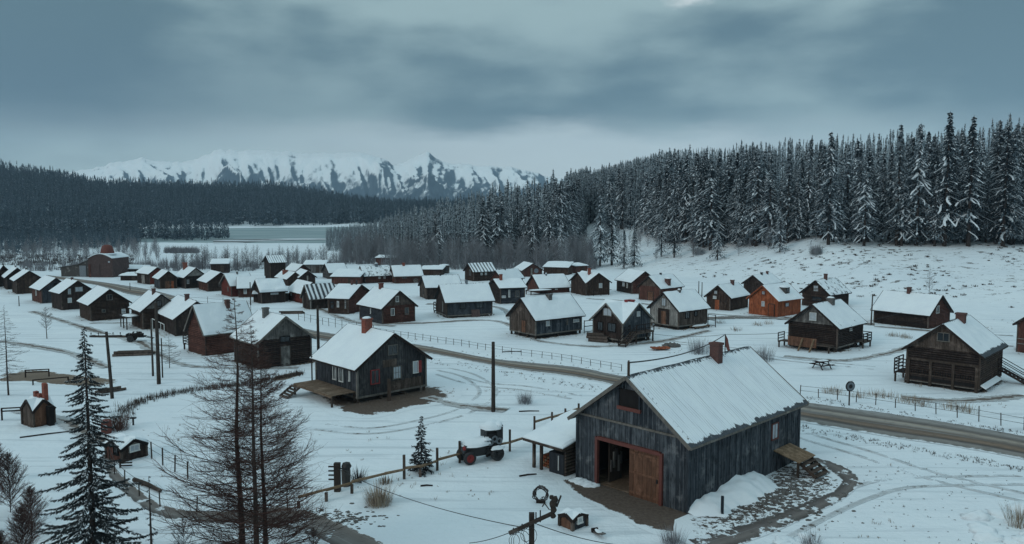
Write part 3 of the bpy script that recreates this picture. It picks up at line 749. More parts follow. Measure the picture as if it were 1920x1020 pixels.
def chimney(H, v, du, w, h, m=None, cap=True, tilt=0):
    """v along the ridge 0 near gable .. 1 far; du metres down the slope in view"""
    y = -H.b + 2 * H.b * v; x = H.s * du; zr = H.hr - H.sl * abs(du)
    b = MB(); b.box((x, y, zr + h / 2 - .25), (w, w * .85, h + .5)); b.box((x, y, zr + h - .02), (w * 1.18, w * 1.02, .14))
    o = b.build('chimney', m or M_GBRICK, H.roof)
    if cap:
        c = MB(); c.blob((x, y, zr + h + .05), (w * .56, w * .5, .16), .06); c.build('snow_cap', M_SNOW, o, smooth=True)
def deck(H, x0, x1, y0, y1, z, rails=(), m='deck', posts=True, snow=False, rail_h=.95, bars=3):
    d = MB(); k = max(2, round((y1 - y0) / .18))
    for i in range(k):
        d.cr = random.random(); yy = y0 + (y1 - y0) * (i + .5) / k; d.box(((x0 + x1) / 2, yy, z), (x1 - x0, (y1 - y0) / k - .015, .06))
    d.beam((x0, y0, z - .1), (x0, y1, z - .1), .08, .14); d.beam((x1, y0, z - .1), (x1, y1, z - .1), .08, .14)
    o = d.build('porch_deck', W[m], H.root)
    if posts:
        for q in ((x0 + .08, y0 + .08), (x1 - .08, y0 + .08), (x0 + .08, y1 - .08), (x1 - .08, y1 - .08)):
            p = MB(); p.box((q[0], q[1], (z - .1) / 2 - .1), (.14, .14, z - .06 + .2)); p.build('support_post', W['mid'], o)
    for (ax, ay, bx, by) in rails:
        g = MB(); n = max(1, round(math.hypot(bx - ax, by - ay) / 1.4))
        for i in range(n + 1): g.box((ax + (bx - ax) * i / n, ay + (by - ay) * i / n, z + rail_h / 2), (.09, .09, rail_h))
        for j in range(bars): g.beam((ax, ay, z + rail_h * (j + 1) / bars - .03), (bx, by, z + rail_h * (j + 1) / bars - .03), .05, .09)
        g.build('railing', W['dark'], H.root)
    if snow:
        q = MB(); q.blob(((x0 + x1) / 2, (y0 + y1) / 2, z + .02), ((x1 - x0) * .5, (y1 - y0) * .5, .13), .1); q.build('porch_snow', M_SNOW, H.root, smooth=True)
def stairs(H, p, q, w, n, m='mid', rail=False):
    """steps from p (top) to q (bottom), local coordinates"""
    p, q = Vector(p), Vector(q); d = (q - p); h = Vector((d.x, d.y, 0)).normalized(); sd = Vector((-h.y, h.x, 0)); b = MB()
    for i in range(n):
        b.cr = random.random(); c = p + d * ((i + .7) / n); b.box(c, (.32, w, .05), math.atan2(h.y, h.x))
    for e in (-1, 1): b.beam(p + sd * e * (w / 2) - Vector((0, 0, .08)), q + sd * e * (w / 2), .05, .2)
    o = b.build('stairs', W[m], H.root)
    if rail:
        g = MB(); up = Vector((0, 0, .9)); e = rail
        for e in ((-1, 1) if rail == 2 else (1,)):
            for k in (0, 1): g.beam((p + d * k) + sd * e * w / 2, (p + d * k) + sd * e * w / 2 + up, .08)
            for k in (.5, 1): g.beam(p + sd * e * w / 2 + up * k, q + sd * e * w / 2 + up * k, .06)
        g.build('stair_railing', W['dark'], o)
DD = {
    'front_house': (-12.4, 68.46, 0.75, 6.89, 6.63, 3.35, 5.69),
    'barn': (11.04, 47.44, 5.49, 7.56, 12.56, 4.12, 6.94),
    'h3': (-25.0, 81.56, 0.71, 5.64, 5.91, 3.06, 5.31),
    'h4': (-32.78, 88.03, 5.51, 4.2, 5.41, 3.0, 5.6),
    'h5': (-42.57, 102.75, 6.92, 5.06, 8.66, 2.61, 4.44),
    'h6': (-48.58, 106.78, 0.67, 4.56, 5.68, 2.91, 4.79),
    'h7': (-59.82, 115.0, 0.7, 4.94, 6.48, 2.78, 4.63),
    'h8': (-70.72, 126.3, 7.07, 4.48, 5.03, 3.12, 4.73),
    'h9': (-79.6, 135.55, 0.76, 4.18, 6.42, 2.76, 4.39),
    'h10': (-92.36, 149.82, 0.67, 4.26, 5.92, 2.93, 4.48),
    'h11': (-99.73, 158.13, 0.64, 3.65, 6.45, 2.83, 4.43),
    'h12': (-107.71, 160.31, 1.66, 4.6, 7.0, 3.11, 4.54),
    'h13': (-77.17, 167.97, 0.83, 3.0, 5.94, 2.66, 3.75),
    'h14': (-69.98, 158.72, 0.61, 3.0, 5.4, 2.46, 3.71),
    'h15': (-65.29, 159.85, 0.67, 3.98, 6.35, 2.68, 4.27),
    'h16': (-58.31, 154.62, 0.63, 4.57, 6.41, 2.21, 3.82),
    'h17a': (-50.65, 144.74, 5.4, 4.88, 3.85, 2.47, 4.18),
    'h17b': (-47.5, 143.1, 5.03, 3.6, 4.2, 2.2, 3.8),
    'h18': (-41.66, 134.69, 5.29, 4.65, 3.89, 2.54, 4.18),
    'h19': (-35.76, 135.56, 0.61, 3.33, 6.59, 2.18, 3.68),
    'h20': (-31.06, 126.49, 5.36, 3.0, 4.16, 2.27, 4.03),
    'h21': (-25.28, 122.36, 1.29, 7.45, 3.27, 2.73, 4.35),
    'h22': (-17.9, 112.18, 0.67, 5.04, 6.59, 2.66, 4.71),
    'h23': (-29.82, 170.86, 5.18, 4.76, 5.67, 1.99, 3.74),
    'h24': (-22.91, 170.13, 5.06, 4.67, 5.71, 2.03, 3.86),
    'h25': (-12.88, 140.89, 5.08, 4.28, 6.03, 2.55, 4.18),
    'h26': (-7.2, 117.77, -1.2, 5.24, 6.93, 2.8, 4.87),
    'h27': (-7.06, 175.28, 5.23, 4.11, 5.35, 2.52, 4.03),
    'h28': (-1.09, 155.43, 5.61, 3.0, 6.2, 2.67, 4.11),
    'h29': (-0.87, 134.71, 5.04, 6.04, 4.2, 3.01, 4.14),
    'h30': (6.95, 151.01, 5.13, 5.47, 6.06, 1.47, 3.49),
    'h31': (3.85, 187.09, 0.29, 4.55, 6.39, 1.88, 3.3),
    'h32': (14.63, 147.15, 5.14, 5.5, 4.82, 2.65, 4.3),
    'h33': (23.77, 150.19, 0.33, 4.98, 6.13, 2.61, 4.4),
    'h35': (26.15, 138.34, 5.46, 4.4, 6.16, 2.7, 4.46),
    'h36': (22.65, 106.47, -0.91, 4.78, 5.72, 3.0, 5.02),
    'h34': (13.39, 95.49, 5.44, 4.57, 5.1, 2.89, 4.91),
    'h37': (4.31, 99.84, 5.36, 5.13, 7.41, 2.86, 5.06),
    'h38': (34.61, 125.97, 5.58, 3.8, 6.49, 2.51, 4.1),
    'h39': (39.88, 118.98, -0.89, 4.7, 6.03, 2.86, 4.73),
    'h40': (45.61, 143.42, -0.77, 3.59, 6.32, 2.88, 4.2),
    'h41': (51.66, 129.36, 5.38, 4.63, 5.75, 2.61, 4.5),
    'h42': (36.55, 91.07, 5.48, 5.59, 6.67, 3.17, 5.37),
    'h43': (55.23, 108.32, 0.64, 5.82, 7.34, 2.32, 4.55),
    'h44': (40.95, 72.11, 5.52, 5.82, 7.69, 3.68, 5.98),
    'h45': (60.6, 86.4, 5.22, 5.2, 6.9, 3.6, 5.6),
    'h46': (-52.42, 173.94, 5.28, 4.53, 3.16, 4.5, 5.74),
    'h47': (-50.02, 183.27, 0.75, 2.99, 5.01, 2.06, 3.25),
    'h48': (-46.95, 165.56, 0.62, 2.88, 6.81, 1.85, 2.97),
    'h49': (-43.78, 165.62, 0.48, 2.97, 6.12, 2.14, 3.28),
    'h50': (-40.8, 181.1, 5.25, 4.96, 3.88, 1.82, 3.48),
    'hut': (-24.86, 49.78, 5.7, 1.7, 1.6, 1.15, 1.61),
    'kennel': (3.09, 38.74, 5.43, 0.85, 0.95, 0.73, 0.93),
    'shack': (-35.25, 57.68, 5.68, 1.7, 1.4, 1.41, 2.17)}
# ------------------------------------------------------------------ the village
D = DD
SH = dict(eave=.0)
def hs(k, s, label, **kw):
    return house(k, label, s, *D[k], **kw)
# --- near cottage with the red chimney
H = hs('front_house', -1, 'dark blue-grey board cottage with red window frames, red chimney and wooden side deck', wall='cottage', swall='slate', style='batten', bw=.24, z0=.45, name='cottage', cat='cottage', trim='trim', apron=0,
       wins=[('g', .5, 4.05, .95, .8, 'd'), ('g', .24, 2.0, .8, 1.15, 'r'), ('g', .56, 2.05, .8, 1.05, 'b', 3), ('g', .84, 2.25, .5, 1.0, 'w'), ('s', .36, 2.05, .6, 1.15, 'p'), ('s', .52, 2.05, .5, 1.15, 'p'), ('s', .16, 2.2, .12, .95, 'w')],
       chims=[(.5, .35, .72, 1.15, M_BRICK)], oe=.45)
p = MB()
for i in range(5): p.cr = random.random(); p.box((-.85 + i * .28, -H.b - .055, 2.95), (.26, .05, .62))
p.build('patched_boards', W['mid'], H.root); p = MB()
for i in range(16): p.cr = random.random(); p.box((-.1 + i * .21, -H.b - .05, .9 + random.random() * .06), (.19, .05, .8 + random.random() * .2))
p.build('patched_boards', W['mid'], H.root)
q = MB(); c = Vector((-H.a * (1 - 2 * .84), -H.b - .15, 2.25)); q.box((c.x + .42 - 2 * .0, -H.b - .09, 2.25), (.42, .06, 1.05)); q.build('red_shutter', M_REDP, H.root)
deck(H, -H.a - 2.3, -H.a - .05, -H.b + .2, H.b - .1, .95, rails=())
stairs(H, (-H.a - 2.3, H.b - .6, .9), (-H.a - 3.5, H.b - .6, .05), 1.3, 5)
p = MB()
p.beam((-H.a - 2.2, H.b - .12, -.1), (-H.a - .42, H.b + .2, 3.0), .01); p = MB(); p.box((-H.a - .42, H.b + .1, 1.6), (.09, .09, 3.0)); p.build('porch_post', W['dark'], H.root)
# --- barn
BW, BL = D['barn'][3], D['barn'][4]
H = hs('barn', 1, 'large dark blue-grey board barn with an open red-framed doorway and ribbed snowy roof', wall='blue', style='batten', bw=.26, name='barn', cat='barn', group=None, trim='blue', barge='trim', apron=0, snow=.07, gable='blue', gstyle='batten',
       roof=dict(stripe=.17, eave=.05, ridge=.045, patch=.0, sp=.2), hole=(BW * (1 - .79), BW * (1 - .22), 0, 2.75), og=.45, oe=.4,
       chims=[(.66, .35, .62, 1.1, M_DBRICK, False)], wins=[('s', .74, 2.55, .75, .95, 'o')])
BARN = H
t_ = MB(); t_.box((0, -H.b - .09, H.he + .02), (BW + .1, .08, .12)); t_.build('trim_band', W['trim'], H.root)
def hole_x(u): return H.a * (1 - 2 * u)
x1, x0 = hole_x(.22), hole_x(.79)
f = MB(); f.box((x0 - .07, -H.b - .1, 1.4), (.18, .2, 2.95)); f.box((x1 + .07, -H.b - .1, 1.4), (.18, .2, 2.95)); f.box(((x0 + x1) / 2, -H.b - .1, 2.83), (x1 - x0 - .04, .2, .2)); f.build('door_frame', M_ORP, H.root)
d = MB(); xm = (x0 + x1) / 2 + .05
for i in range(7): d.cr = random.random(); d.box((xm + (x1 - xm) * (i + .5) / 7, -H.b - .03, 1.36), ((x1 - xm) / 7 - .015, .06, 2.72))
for z in (.25, 1.4, 2.5): d.box(((xm + x1) / 2, -H.b - .075, z), (x1 - xm - .05, .035, .13))
o = d.build('sliding_door', W['door'], H.root); h_ = MB(); h_.box((x1 - .2, -H.b - .12, 1.25), (.06, .06, .22)); h_.build('handle', M_IRON, o)
# loft opening
slab_c = Vector((.0, -H.b, H.he + 1.45)); f = MB()
f.box((.0, -H.b - .085, H.he + 1.5), (1.35, .06, 1.0)); f.build('loft_shade', W['black'], H.root)  # black panel painted as the dark inside of the loft opening
f = MB(); f.box((0, -H.b - .13, H.he + .93), (1.6, .14, .2)); f.build('loft_sill', M_ORP, H.root)
for dx in (-.72, .72): f = MB(); f.box((dx, -H.b - .115, H.he + 1.5), (.1, .1, 1.0)); f.build('loft_jamb', W['blue'], H.root)
fl = MB(); fl.box((0, 0, .02), (BW - .3, BL - .3, .08)); fl.build('floor', W['deck'], H.root)
# side landing with a few steps
y0 = H.b - 3.2
ld_ = MB()
for i in range(9): ld_.cr = random.random(); ld_.beam((H.a + .05, y0 + i * .24, 1.35), (H.a + 1.7, y0 + i * .24, .95), .22, .05)
o = ld_.build('landing_roof', W['rail'], H.root)
for yy in (y0 + .05, y0 + 1.9):
    p = MB(); p.box((H.a + 1.55, yy, .42), (.13, .13, .95)); p.build('support_post', W['mid'], o)
stairs(H, (H.a + 1.45, y0 + 1.2, .85), (H.a + 2.5, y0 + 1.2, .1), 1.5, 4, 'mid')
# things inside the doorway
def local(H, p): return H.root.matrix_basis @ Vector(p) if False else Matrix.Translation(H.root.location) @ Matrix.Rotation(H.root.rotation_euler.z, 4, 'Z') @ Vector(p)
st = empty('tool_rack', local(H, (x0 + .5, -H.b + 1.2, .06)), H.root.rotation_euler.z, 'pale tools and boards hung on a rack inside the barn doorway', 'tool rack')
m_ = MB(); m_.box((-.25, 0, 1.2), (.06, 1.2, 2.4)); m_.build('back_board', W['mid'], st)
for i in range(5):
    q = MB(); q.box((-.17, -.45 + i * .23, 1.0 + .3 * (i % 3)), (.08, .14, .7 + .25 * (i % 2))); q.build('tool', W['tan'] if i % 2 else W['grey'], st)
# --- left group
P2 = dict(wall='brown')
H = hs('h3', -1, 'weathered log barn with pale vertical gable planks, behind the reddish bare larches', wall='dark', gable='grey', trim='grey', barge='trim', name='log_barn', cat='log barn', z0=0, apron=1.1,
       doors=[('g', .50, .02, .95, 2.0, 'grey', False)], chims=[(.55, .55, .55, 1.0, M_GBRICK, False)], wins=[('g', .50, 2.75, 1.0, .55, 'k')], roof=dict(patch=.06))
H = hs('h4', 1, 'tall steep-roofed brown house with a pale roof edge, half behind the weathered log barn', wall='redbrown', barge='trim', chims=[(.62, .4, .5, .8, M_DBRICK, False)], name='tall_house', cat='house', group=None, trim='dark')
deck(H, -H.a - 1.6, -H.a, -H.b, -H.b + 2.2, .7, rails=[(-H.a - 1.6, -H.b, -H.a, -H.b), (-H.a - 1.6, -H.b, -H.a - 1.6, -H.b + 2.2)], m='dark', snow=True)
H = hs('h5', -1, 'brown log cabin with a white-posted frame fence before its long wall', wall='dark', style='board', chims=[(.38, .25, .5, .8, M_DBRICK, False)], wins=[('g', .38, 2.7, .5, .9, 'b'), ('g', .6, 1.5, .35, 1.1, 'b')])
f = MB(); 
for z in (.1, 1.65): f.beam((-H.a - 1.4, -H.b - .2, z), (-H.a - 1.4, H.b - 2.5, z), .07)
for yy in (-H.b - .2, -H.b + 1.6, -H.b + 3.3, H.b - 2.5): f.beam((-H.a - 1.4, yy, -.1), (-H.a - 1.4, yy, 1.7), .07)
f.build('frame_fence', M_WHITE, H.root)
H = hs('h6', -1, 'grey-brown log cabin with a dark woodshed lean-to on its left side', wall='brown', gable='grey', chims=[(.38, .3, .42, .8, M_DBRICK, False)], wins=[('g', .45, 3.35, .55, .8, 'k')])
f = MB(); f.box((-H.a - .9, .2, 1.62), (1.8, 3.6, .1)); o = f.build('lean_to_roof', M_ROOF, H.root); q = MB(); q.blob((-H.a - .9, .2, 1.66), (.9, 1.8, .12), .1); q.build('snow_layer', M_SNOW, o, smooth=True)
for yy in (-1.5, .3, 1.9):
    q = MB(); q.box((-H.a - 1.7, yy, .75), (.13, .13, 1.7)); q.build('support_post', W['mid'], o)
H = hs('h7', -1, 'wide dark brown log cabin with a grey attic window, nearest of the left back row', wall='brown', wins=[('g', .5, 3.25, .7, .75, 'd'), ('g', .33, 1.35, .4, .45, 'd'), ('g', .86, 1.1, .45, .6, 'w')], trim='mid')
H = hs('h8', -1, 'dark cabin with a large pale blind panel in its gable', wall='dark', style='board', chims=[(.4, .1, .3, .45, M_DBRICK, False)], wins=[('g', .55, 3.15, 1.1, .75, 'b'), ('g', .24, 2.9, .45, .9, 'b'), ('g', .24, 1.5, .5, .7, 'w')])
H = hs('h9', -1, 'dark cabin with a bluish plank corner and a cluttered doorstep', wall='slate', style='board', swall='redbrown', wins=[('s', .55, 1.6, .35, 1.0, 'w'), ('g', .5, 3.0, .4, .6, 'k')])
H = hs('h10', -1, 'dark brown cabin with a wide blank gable and a pale foundation sill', wall='brown', style='board', chims=[(.5, .1, .3, .5, None, True)])
H = hs('h11', -1, 'brown cabin next to the far left one, with a thin pale corner pole', wall='dark', chims=[(.3, .1, .25, .4, None, True)])
H = hs('h12', -1, 'brown cabin at the far left end of the back row', wall='brown')
H = hs('h13', -1, 'small red-walled cabin with a pale door on its dark side', wall='red', swall='dark', style='board', doors=[('s', .5, 0, 1.6, 1.9, 'tan')])
H = hs('h14', -1, 'little brown cabin with a blue-grey side wall and an orange door board', wall='brown', swall='blue', style='board', doors=[('g', .45, 0, .9, 1.5, 'door'), ('g', .75, 0, .5, 1.5, 'orange')])
H = hs('h15', -1, 'brown house with a white-painted gable triangle and a red brick chimney', wall='dark', gable='tan', chims=[(.75, .6, .8, 1.3, M_BRICK, False)], wins=[('g', .45, 1.5, .7, .7, 'k'), ('g', .12, 1.4, .5, .9, 'b')])
H = hs('h16', -1, 'dark brown cabin with a small square window beside the red double house', wall='brown', swall='redbrown', wins=[('g', .5, 1.3, .6, .7, 'd')], doors=[('s', .7, 0, .7, 1.6, 'door')])
H = hs('h17a', 1, 'red log house, left half of a red double house', wall='red', swall='red', wins=[('g', .3, 1.3, .35, .8, 'b')], barge='trim', apron=.4, chims=[(.5, .2, .3, .5, None, True)])
H = hs('h17b', 1, 'low red-gabled house with a brown front, right half of the red double house', wall='red', swall='redbrown', style='log', wins=[('s', .25, 1.15, .45, 1.0, 'w'), ('s', .75, 1.1, .6, .6, 'k')], apron=.4)
H = hs('h18', 1, 'low dark hut under a thick rounded snow roof, left of the red log cabin', wall='dark', style='board', snow=.3, name='hut', wins=[('s', .55, 1.9, 1.2, .9, 'w')])
H = hs('h19', -1, 'bright red log cabin beside the striped tin roof', wall='red', swall='red', barge='dark', wins=[('s', .8, 1.2, .2, .6, 'w')])
H = hs('h20', 1, 'narrow dark house with bare tin stripes on its roof', wall='dark', style='board', barge='trim', roof=dict(stripe=.62, sp=.75, patch=.05), wins=[('g', .45, 2.9, .5, .6, 'w')], trim='tan')
H = hs('h21', -1, 'long brown log cabin with two stove pipes on its ridge', wall='redbrown', swall='brown', chims=[(.35, .15, .34, .75, M_DBRICK, False), (.12, .1, .25, .7, M_IRON, False)], wins=[('s', .5, 1.5, .3, .9, 'w'), ('s', .12, 1.5, .25, 1.3, 'b'), ('s', .8, 1.3, .5, 1.1, 'k')])
H = hs('h22', -1, 'brown house with a two-tone gable, slate side wall and rust-brown chimney', wall='redbrown', swall='slate', gable='mid', chims=[(.72, .1, .55, .75, M_RUST, False)], cat='house', wins=[('g', .45, 3.35, .42, .75, 'p'), ('g', .3, 1.6, .5, .95, 'p'), ('g', .75, 1.55, .6, .95, 'd'), ('s', .5, 1.7, .14, 1.1, 'w')])
H = hs('h23', 1, 'brown cabin with a grey slate roof holding almost no snow', wall='redbrown', roof=dict(stripe=.0, patch=.34, metal=(.2, .215, .23)), chims=[(.55, .2, .7, .6, M_TIN, True)], wins=[('s', .55, 1.2, .35, .6, 'w'), ('s', .75, 1.2, .35, .6, 'w'), ('g', .3, 1.1, .25, .8, 'b')])
H = hs('h24', 1, 'brown cabin with a wheel leaning on its long wall, right of the slate roof', wall='redbrown', chims=[(.4, .1, .6, .6, M_BRICK, False)], wins=[('s', .35, 1.35, .8, .6, 'd'), ('g', .5, 1.4, .5, .9, 'b')], barge='trim')
wl = MB(); wl.lathe([(.42, -.04), (.5, -.04), (.5, .04), (.42, .04), (.42, -.04)], 14, axis='X')
for i in range(6): a = i * math.pi / 6; wl.beam((0, -.42 * math.cos(a), -.42 * math.sin(a)), (0, .42 * math.cos(a), .42 * math.sin(a)), .04)
q_ = local(H, (H.a + .16, H.b * .55, .5)); o = wl.build('cart_wheel', W['tan'], loc=q_, rz=H.root.rotation_euler.z); tag(o, 'pale spoked cart wheel leaning on a brown cabin wall', 'wheel')
H = hs('h25', 1, 'plain brown cabin behind the long slate-grey cabin, with a dark ridge cap', wall='mid', style='board', swall='dark', chims=[(.5, .1, .3, .4, M_IRON, False)], doors=[('g', .55, 0, .5, 1.7, 'grey')], roof=dict(ridge=.03))
f = MB()
for z in (.3, .75, 1.2, 1.65): f.beam((-H.a - .1, -H.b + .2, z), (-H.a - 1.4, -H.b + .2, z), .07)
f.beam((-H.a - 1.4, -H.b + .2, -.1), (-H.a - 1.4, -H.b + .2, 2.0), .09); f.build('ladder_rack', W['dark'], H.root)
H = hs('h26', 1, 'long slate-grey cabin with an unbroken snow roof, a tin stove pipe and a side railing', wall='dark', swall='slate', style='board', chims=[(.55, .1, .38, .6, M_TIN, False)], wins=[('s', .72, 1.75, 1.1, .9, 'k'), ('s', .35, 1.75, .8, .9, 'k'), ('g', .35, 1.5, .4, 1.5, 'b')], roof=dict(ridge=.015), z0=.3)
deck(H, -H.a - 1.5, -H.a, -H.b - .1, -H.b + 1.6, .35, rails=[(-H.a - 1.5, -H.b - .1, -H.a - .1, -H.b - .1), (-H.a - 1.5, -H.b - .1, -H.a - 1.5, -H.b + 1.6)], m='dark', bars=3, rail_h=1.3)
q_ = local(H, (H.a + .2, .9, 0)); f = MB()
for i in range(6): f.cr = random.random(); f.box((0, -.55 + i * .22, .55), (.05, .2, 1.1), ry=-.3)
o = f.build('board_sheet', W['pink'], loc=q_, rz=H.root.rotation_euler.z); tag(o, 'dull pink board panel leaning on the slate-grey cabin', 'panel')
H = hs('h27', 1, 'dark brown cabin with broken snow stripes on its roof at the forest edge', wall='brown', roof=dict(stripe=.5, sp=.8, patch=.1), wins=[('s', .35, 1.7, .4, .8, 'w'), ('s', .55, 1.7, .4, .8, 'w'), ('g', .4, 1.8, .8, 1.2, 'd')])
H = hs('h28', 1, 'cabin with a brown gable right behind the brick-chimney cabin', wall='redbrown', chims=[(.4, .1, .3, .3, M_IRON, False)])
H = hs('h29', 1, 'cabin with a square red brick chimney and a snow-covered step', wall='dark', swall='slate', chims=[(.2, .5, .5, 1.0, M_BRICK, False)], wins=[('s', .35, 1.7, .25, 1.2, 'w'), ('s', .7, 1.6, .6, 1.0, 'd'), ('s', .12, 1.2, .6, .35, 'w')])
H = hs('h30', 1, 'low wide cabin with a small pale window under its eave', wall='redbrown', style='board', wins=[('s', .55, .85, .45, .45, 'w')], chims=[(.4, .3, .3, .4, M_TIN, True)])
deck(H, H.a, H.a + 2.2, -H.b - 3, -H.b + 1.5, .8, m='dark', snow=True)
H = hs('h31', -1, 'small brown cabin with a round pale disc on its gable, farthest by the trees', wall='redbrown', style='board', doors=[('g', .45, 0, .45, 2.0, 'tan')])
f = MB(); f.lathe([(0, -.04), (.55, -.04), (.55, .04), (0, .04)], 16, c=(-H.a + 3.2, -H.b - .09, 1.35), axis='Y'); f.build('round_disc', M_TIN, H.root)
H = hs('h32', 1, 'brown cross-gabled cabin with a thin red brick chimney and white-framed window', wall='brown', swall='brown', style='board', typ='X', chims=[(.35, .9, .5, 1.3, M_BRICK, False)], wins=[('s', .62, 1.75, .6, .8, 'w')], name='cross_gable_cabin')
f = MB(); 
for i in range(3): f.box((H.a + .9, -H.b + 1 + i * 1.6, .5), (.1, .1, 1.1))
f.beam((H.a + .9, -H.b + .8, 1.0), (H.a + .9, H.b, 1.0), .08); f.build('railing', W['dark'], H.root)
H = hs('h33', -1, 'brown cabin whose side wall shows a white-framed window and dark opening, by the slope', wall='redbrown', swall='dark', wins=[('s', .55, 1.6, .8, .9, 'w'), ('s', .3, 1.5, .4, 1.0, 'p')])
H = hs('h35', 1, 'red-brown boarded cabin half hidden behind the pale plank cabin', wall='redbrown', style='board', gable='mid', chims=[(.5, .0, .3, .35, M_IRON, False), (.42, 1.9, .8, 1.0, M_DBRICK, True)], doors=[('g', .45, 0, 1.1, 1.5, 'door')])
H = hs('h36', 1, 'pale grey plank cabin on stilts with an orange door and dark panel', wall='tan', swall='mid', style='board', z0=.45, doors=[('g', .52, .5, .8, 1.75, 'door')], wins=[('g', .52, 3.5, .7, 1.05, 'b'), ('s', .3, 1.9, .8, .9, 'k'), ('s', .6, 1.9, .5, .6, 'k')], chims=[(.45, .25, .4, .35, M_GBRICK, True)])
f = MB(); f.box((H.a * (1 - 2 * .52), -H.b - .05, 1.55), (2.0, .04, 2.1)); f.build('dark_panel', W['dark'], H.root)
deck(H, H.a + .05, H.a + 1.0, H.b - 3.5, H.b - .5, .32, m='deck', snow=True)
f = MB()
for z in (.2, .9, 1.6): f.beam((H.a + .15, H.b + .2, z), (H.a + 1.4, H.b + .2, z), .07)
for xx in (.15, 1.4): f.beam((H.a + xx, H.b + .2, -.1), (H.a + xx, H.b + .2, 1.65), .08)
f.build('rack', W['dark'], H.root)
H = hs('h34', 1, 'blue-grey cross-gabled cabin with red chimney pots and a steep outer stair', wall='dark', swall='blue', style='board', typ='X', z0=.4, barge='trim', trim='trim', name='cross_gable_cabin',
       wins=[('g', .5, 3.6, 1.3, .9, 'b'), ('g', .35, 1.8, 1.2, 1.0, 'k'), ('g', .75, 1.8, .8, 1.0, 'k'), ('s', .55, 3.35, .5, .55, 'w')], chims=[(.5, .75, .42, .85, M_REDP, False), (.66, .7, .7, .75, M_REDP, False)])
deck(H, H.a + .05, H.a + 1.1, -H.b + 1.2, H.b - .6, 1.3, rails=[(H.a + 1.1, -H.b + 1.2, H.a + 1.1, H.b - .6)], m='mid', bars=2)
stairs(H, (H.a + .6, -H.b + 1.3, 1.3), (H.a + 1.3, -H.b - 1.6, .1), .9, 7, 'mid', rail=2)
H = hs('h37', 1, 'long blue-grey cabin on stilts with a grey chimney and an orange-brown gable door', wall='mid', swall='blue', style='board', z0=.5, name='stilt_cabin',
       doors=[('g', .45, .55, .8, 1.5, 'door')], wins=[('s', .25, 1.9, .5, .8, 'w'), ('s', .88, 1.75, .9, .35, 'w'), ('s', .68, 1.9, .14, 1.1, 'b')], chims=[(.52, .45, .62, .6, M_GBRICK, False)], trim='trim')
f = MB(); f.beam((H.a + .3, H.b + .3, .2), (H.a + .3, H.b + 1.9, .2), .08)
for yy in (.3, 1.9): f.beam((H.a + .3, H.b + yy, -.1), (H.a + .3, H.b + yy, 1.7), .08)
f.beam((H.a + .3, H.b + .3, 1.6), (H.a + .3, H.b + 1.9, 1.6), .08); f.beam((H.a + .3, H.b + .3, .9), (H.a + .3, H.b + 1.9, .9), .08); f.build('rack', W['dark'], H.root)
H = hs('h38', 1, 'brown cabin with an orange door under a white transom, left of the orange house', wall='brown', style='board', doors=[('g', .55, 0, .75, 1.6, 'orange')], wins=[('g', .66, 1.95, .5, .4, 'w'), ('g', .62, 2.75, .5, .5, 'b')], chims=[(.65, .3, .5, .8, M_DBRICK, True)])
H = hs('h39', 1, 'bright orange-red log house with a grey dormer in its snowy roof', wall='orange', style='board', swall='orange', barge='orange', trim='orange', cat='house', wins=[('g', .5, 1.75, .45, .7, 'w'), ('g', .5, 3.4, .5, .5, 'o'), ('s', .4, 1.65, .9, .55, 'o')], doors=[('g', .2, 0, .9, 1.8, 'orange')])
# dormer
f = MB(); dz = H.he + 1.0; f.box((H.a - 1.1, .4, dz), (1.2, 1.1, .95)); o = f.build('dormer', W['grey'], H.roof); q = MB(); q.box((H.a - .47, .4, dz + .1), (.05, .55, .5)); q.build('pane', M_GLASS, o)
q = MB(); q.blob((H.a - 1.1, .4, dz + .47), (.75, .7, .3), .05); q.build('snow_cap', M_SNOW, o, smooth=True)
H = hs('h40', 1, 'dark cabin directly behind the orange-red house', wall='dark', style='board', chims=[(.4, .2, .35, .5, M_IRON, True), (.75, .2, .35, .6, M_DBRICK, True)])
H = hs('h41', 1, 'brown cabin with half its roof bare dark boards and a tall dark chimney', wall='brown', roof=dict(eave=.0, patch=.30), chims=[(.45, .1, .45, 1.0, M_DBRICK, False)], wins=[('g', .5, 3.0, .8, .9, 'b'), ('g', .45, 1.3, 1.6, .6, 'k')])
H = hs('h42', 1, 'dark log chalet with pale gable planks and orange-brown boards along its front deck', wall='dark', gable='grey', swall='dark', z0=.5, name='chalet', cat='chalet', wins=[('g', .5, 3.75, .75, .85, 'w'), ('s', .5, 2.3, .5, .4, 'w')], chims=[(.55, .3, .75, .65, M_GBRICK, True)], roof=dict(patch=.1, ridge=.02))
deck(H, -H.a - .6, H.a - .2, -H.b - 1.5, -H.b - .05, .75, rails=[(-H.a - .6, -H.b - 1.5, -H.a - .6, -H.b - .05)], m='mid')
f = MB()
for i in range(16): f.cr = random.random(); f.box((-H.a + .7 + i * .21, -H.b - 1.54, .95), (.19, .05, 1.05))
f.build('orange_boards', W['door'], H.root)
for i in range(2):
    f = MB(); f.beam((-.6 + i * 1.3, -H.b - 2.3, -.05), (-.4 + i * 1.3, -H.b - 1.6, 1.4), .14); f.build('prop_board', W['rail'], H.root)
deck(H, H.a + .02, H.a + 1.1, H.b - 2.2, H.b, .75, rails=[(H.a + 1.1, H.b - 2.2, H.a + 1.1, H.b), (H.a, H.b, H.a + 1.1, H.b)], m='mid')
H = hs('h43', -1, 'long dark log cabin seen side-on, with a white-framed window in its gable', wall='redbrown', swall='dark', chims=[(.55, .15, .5, .85, M_DBRICK, False)], wins=[('g', .4, 2.45, .75, .95, 'p')], roof=dict(ridge=.02))
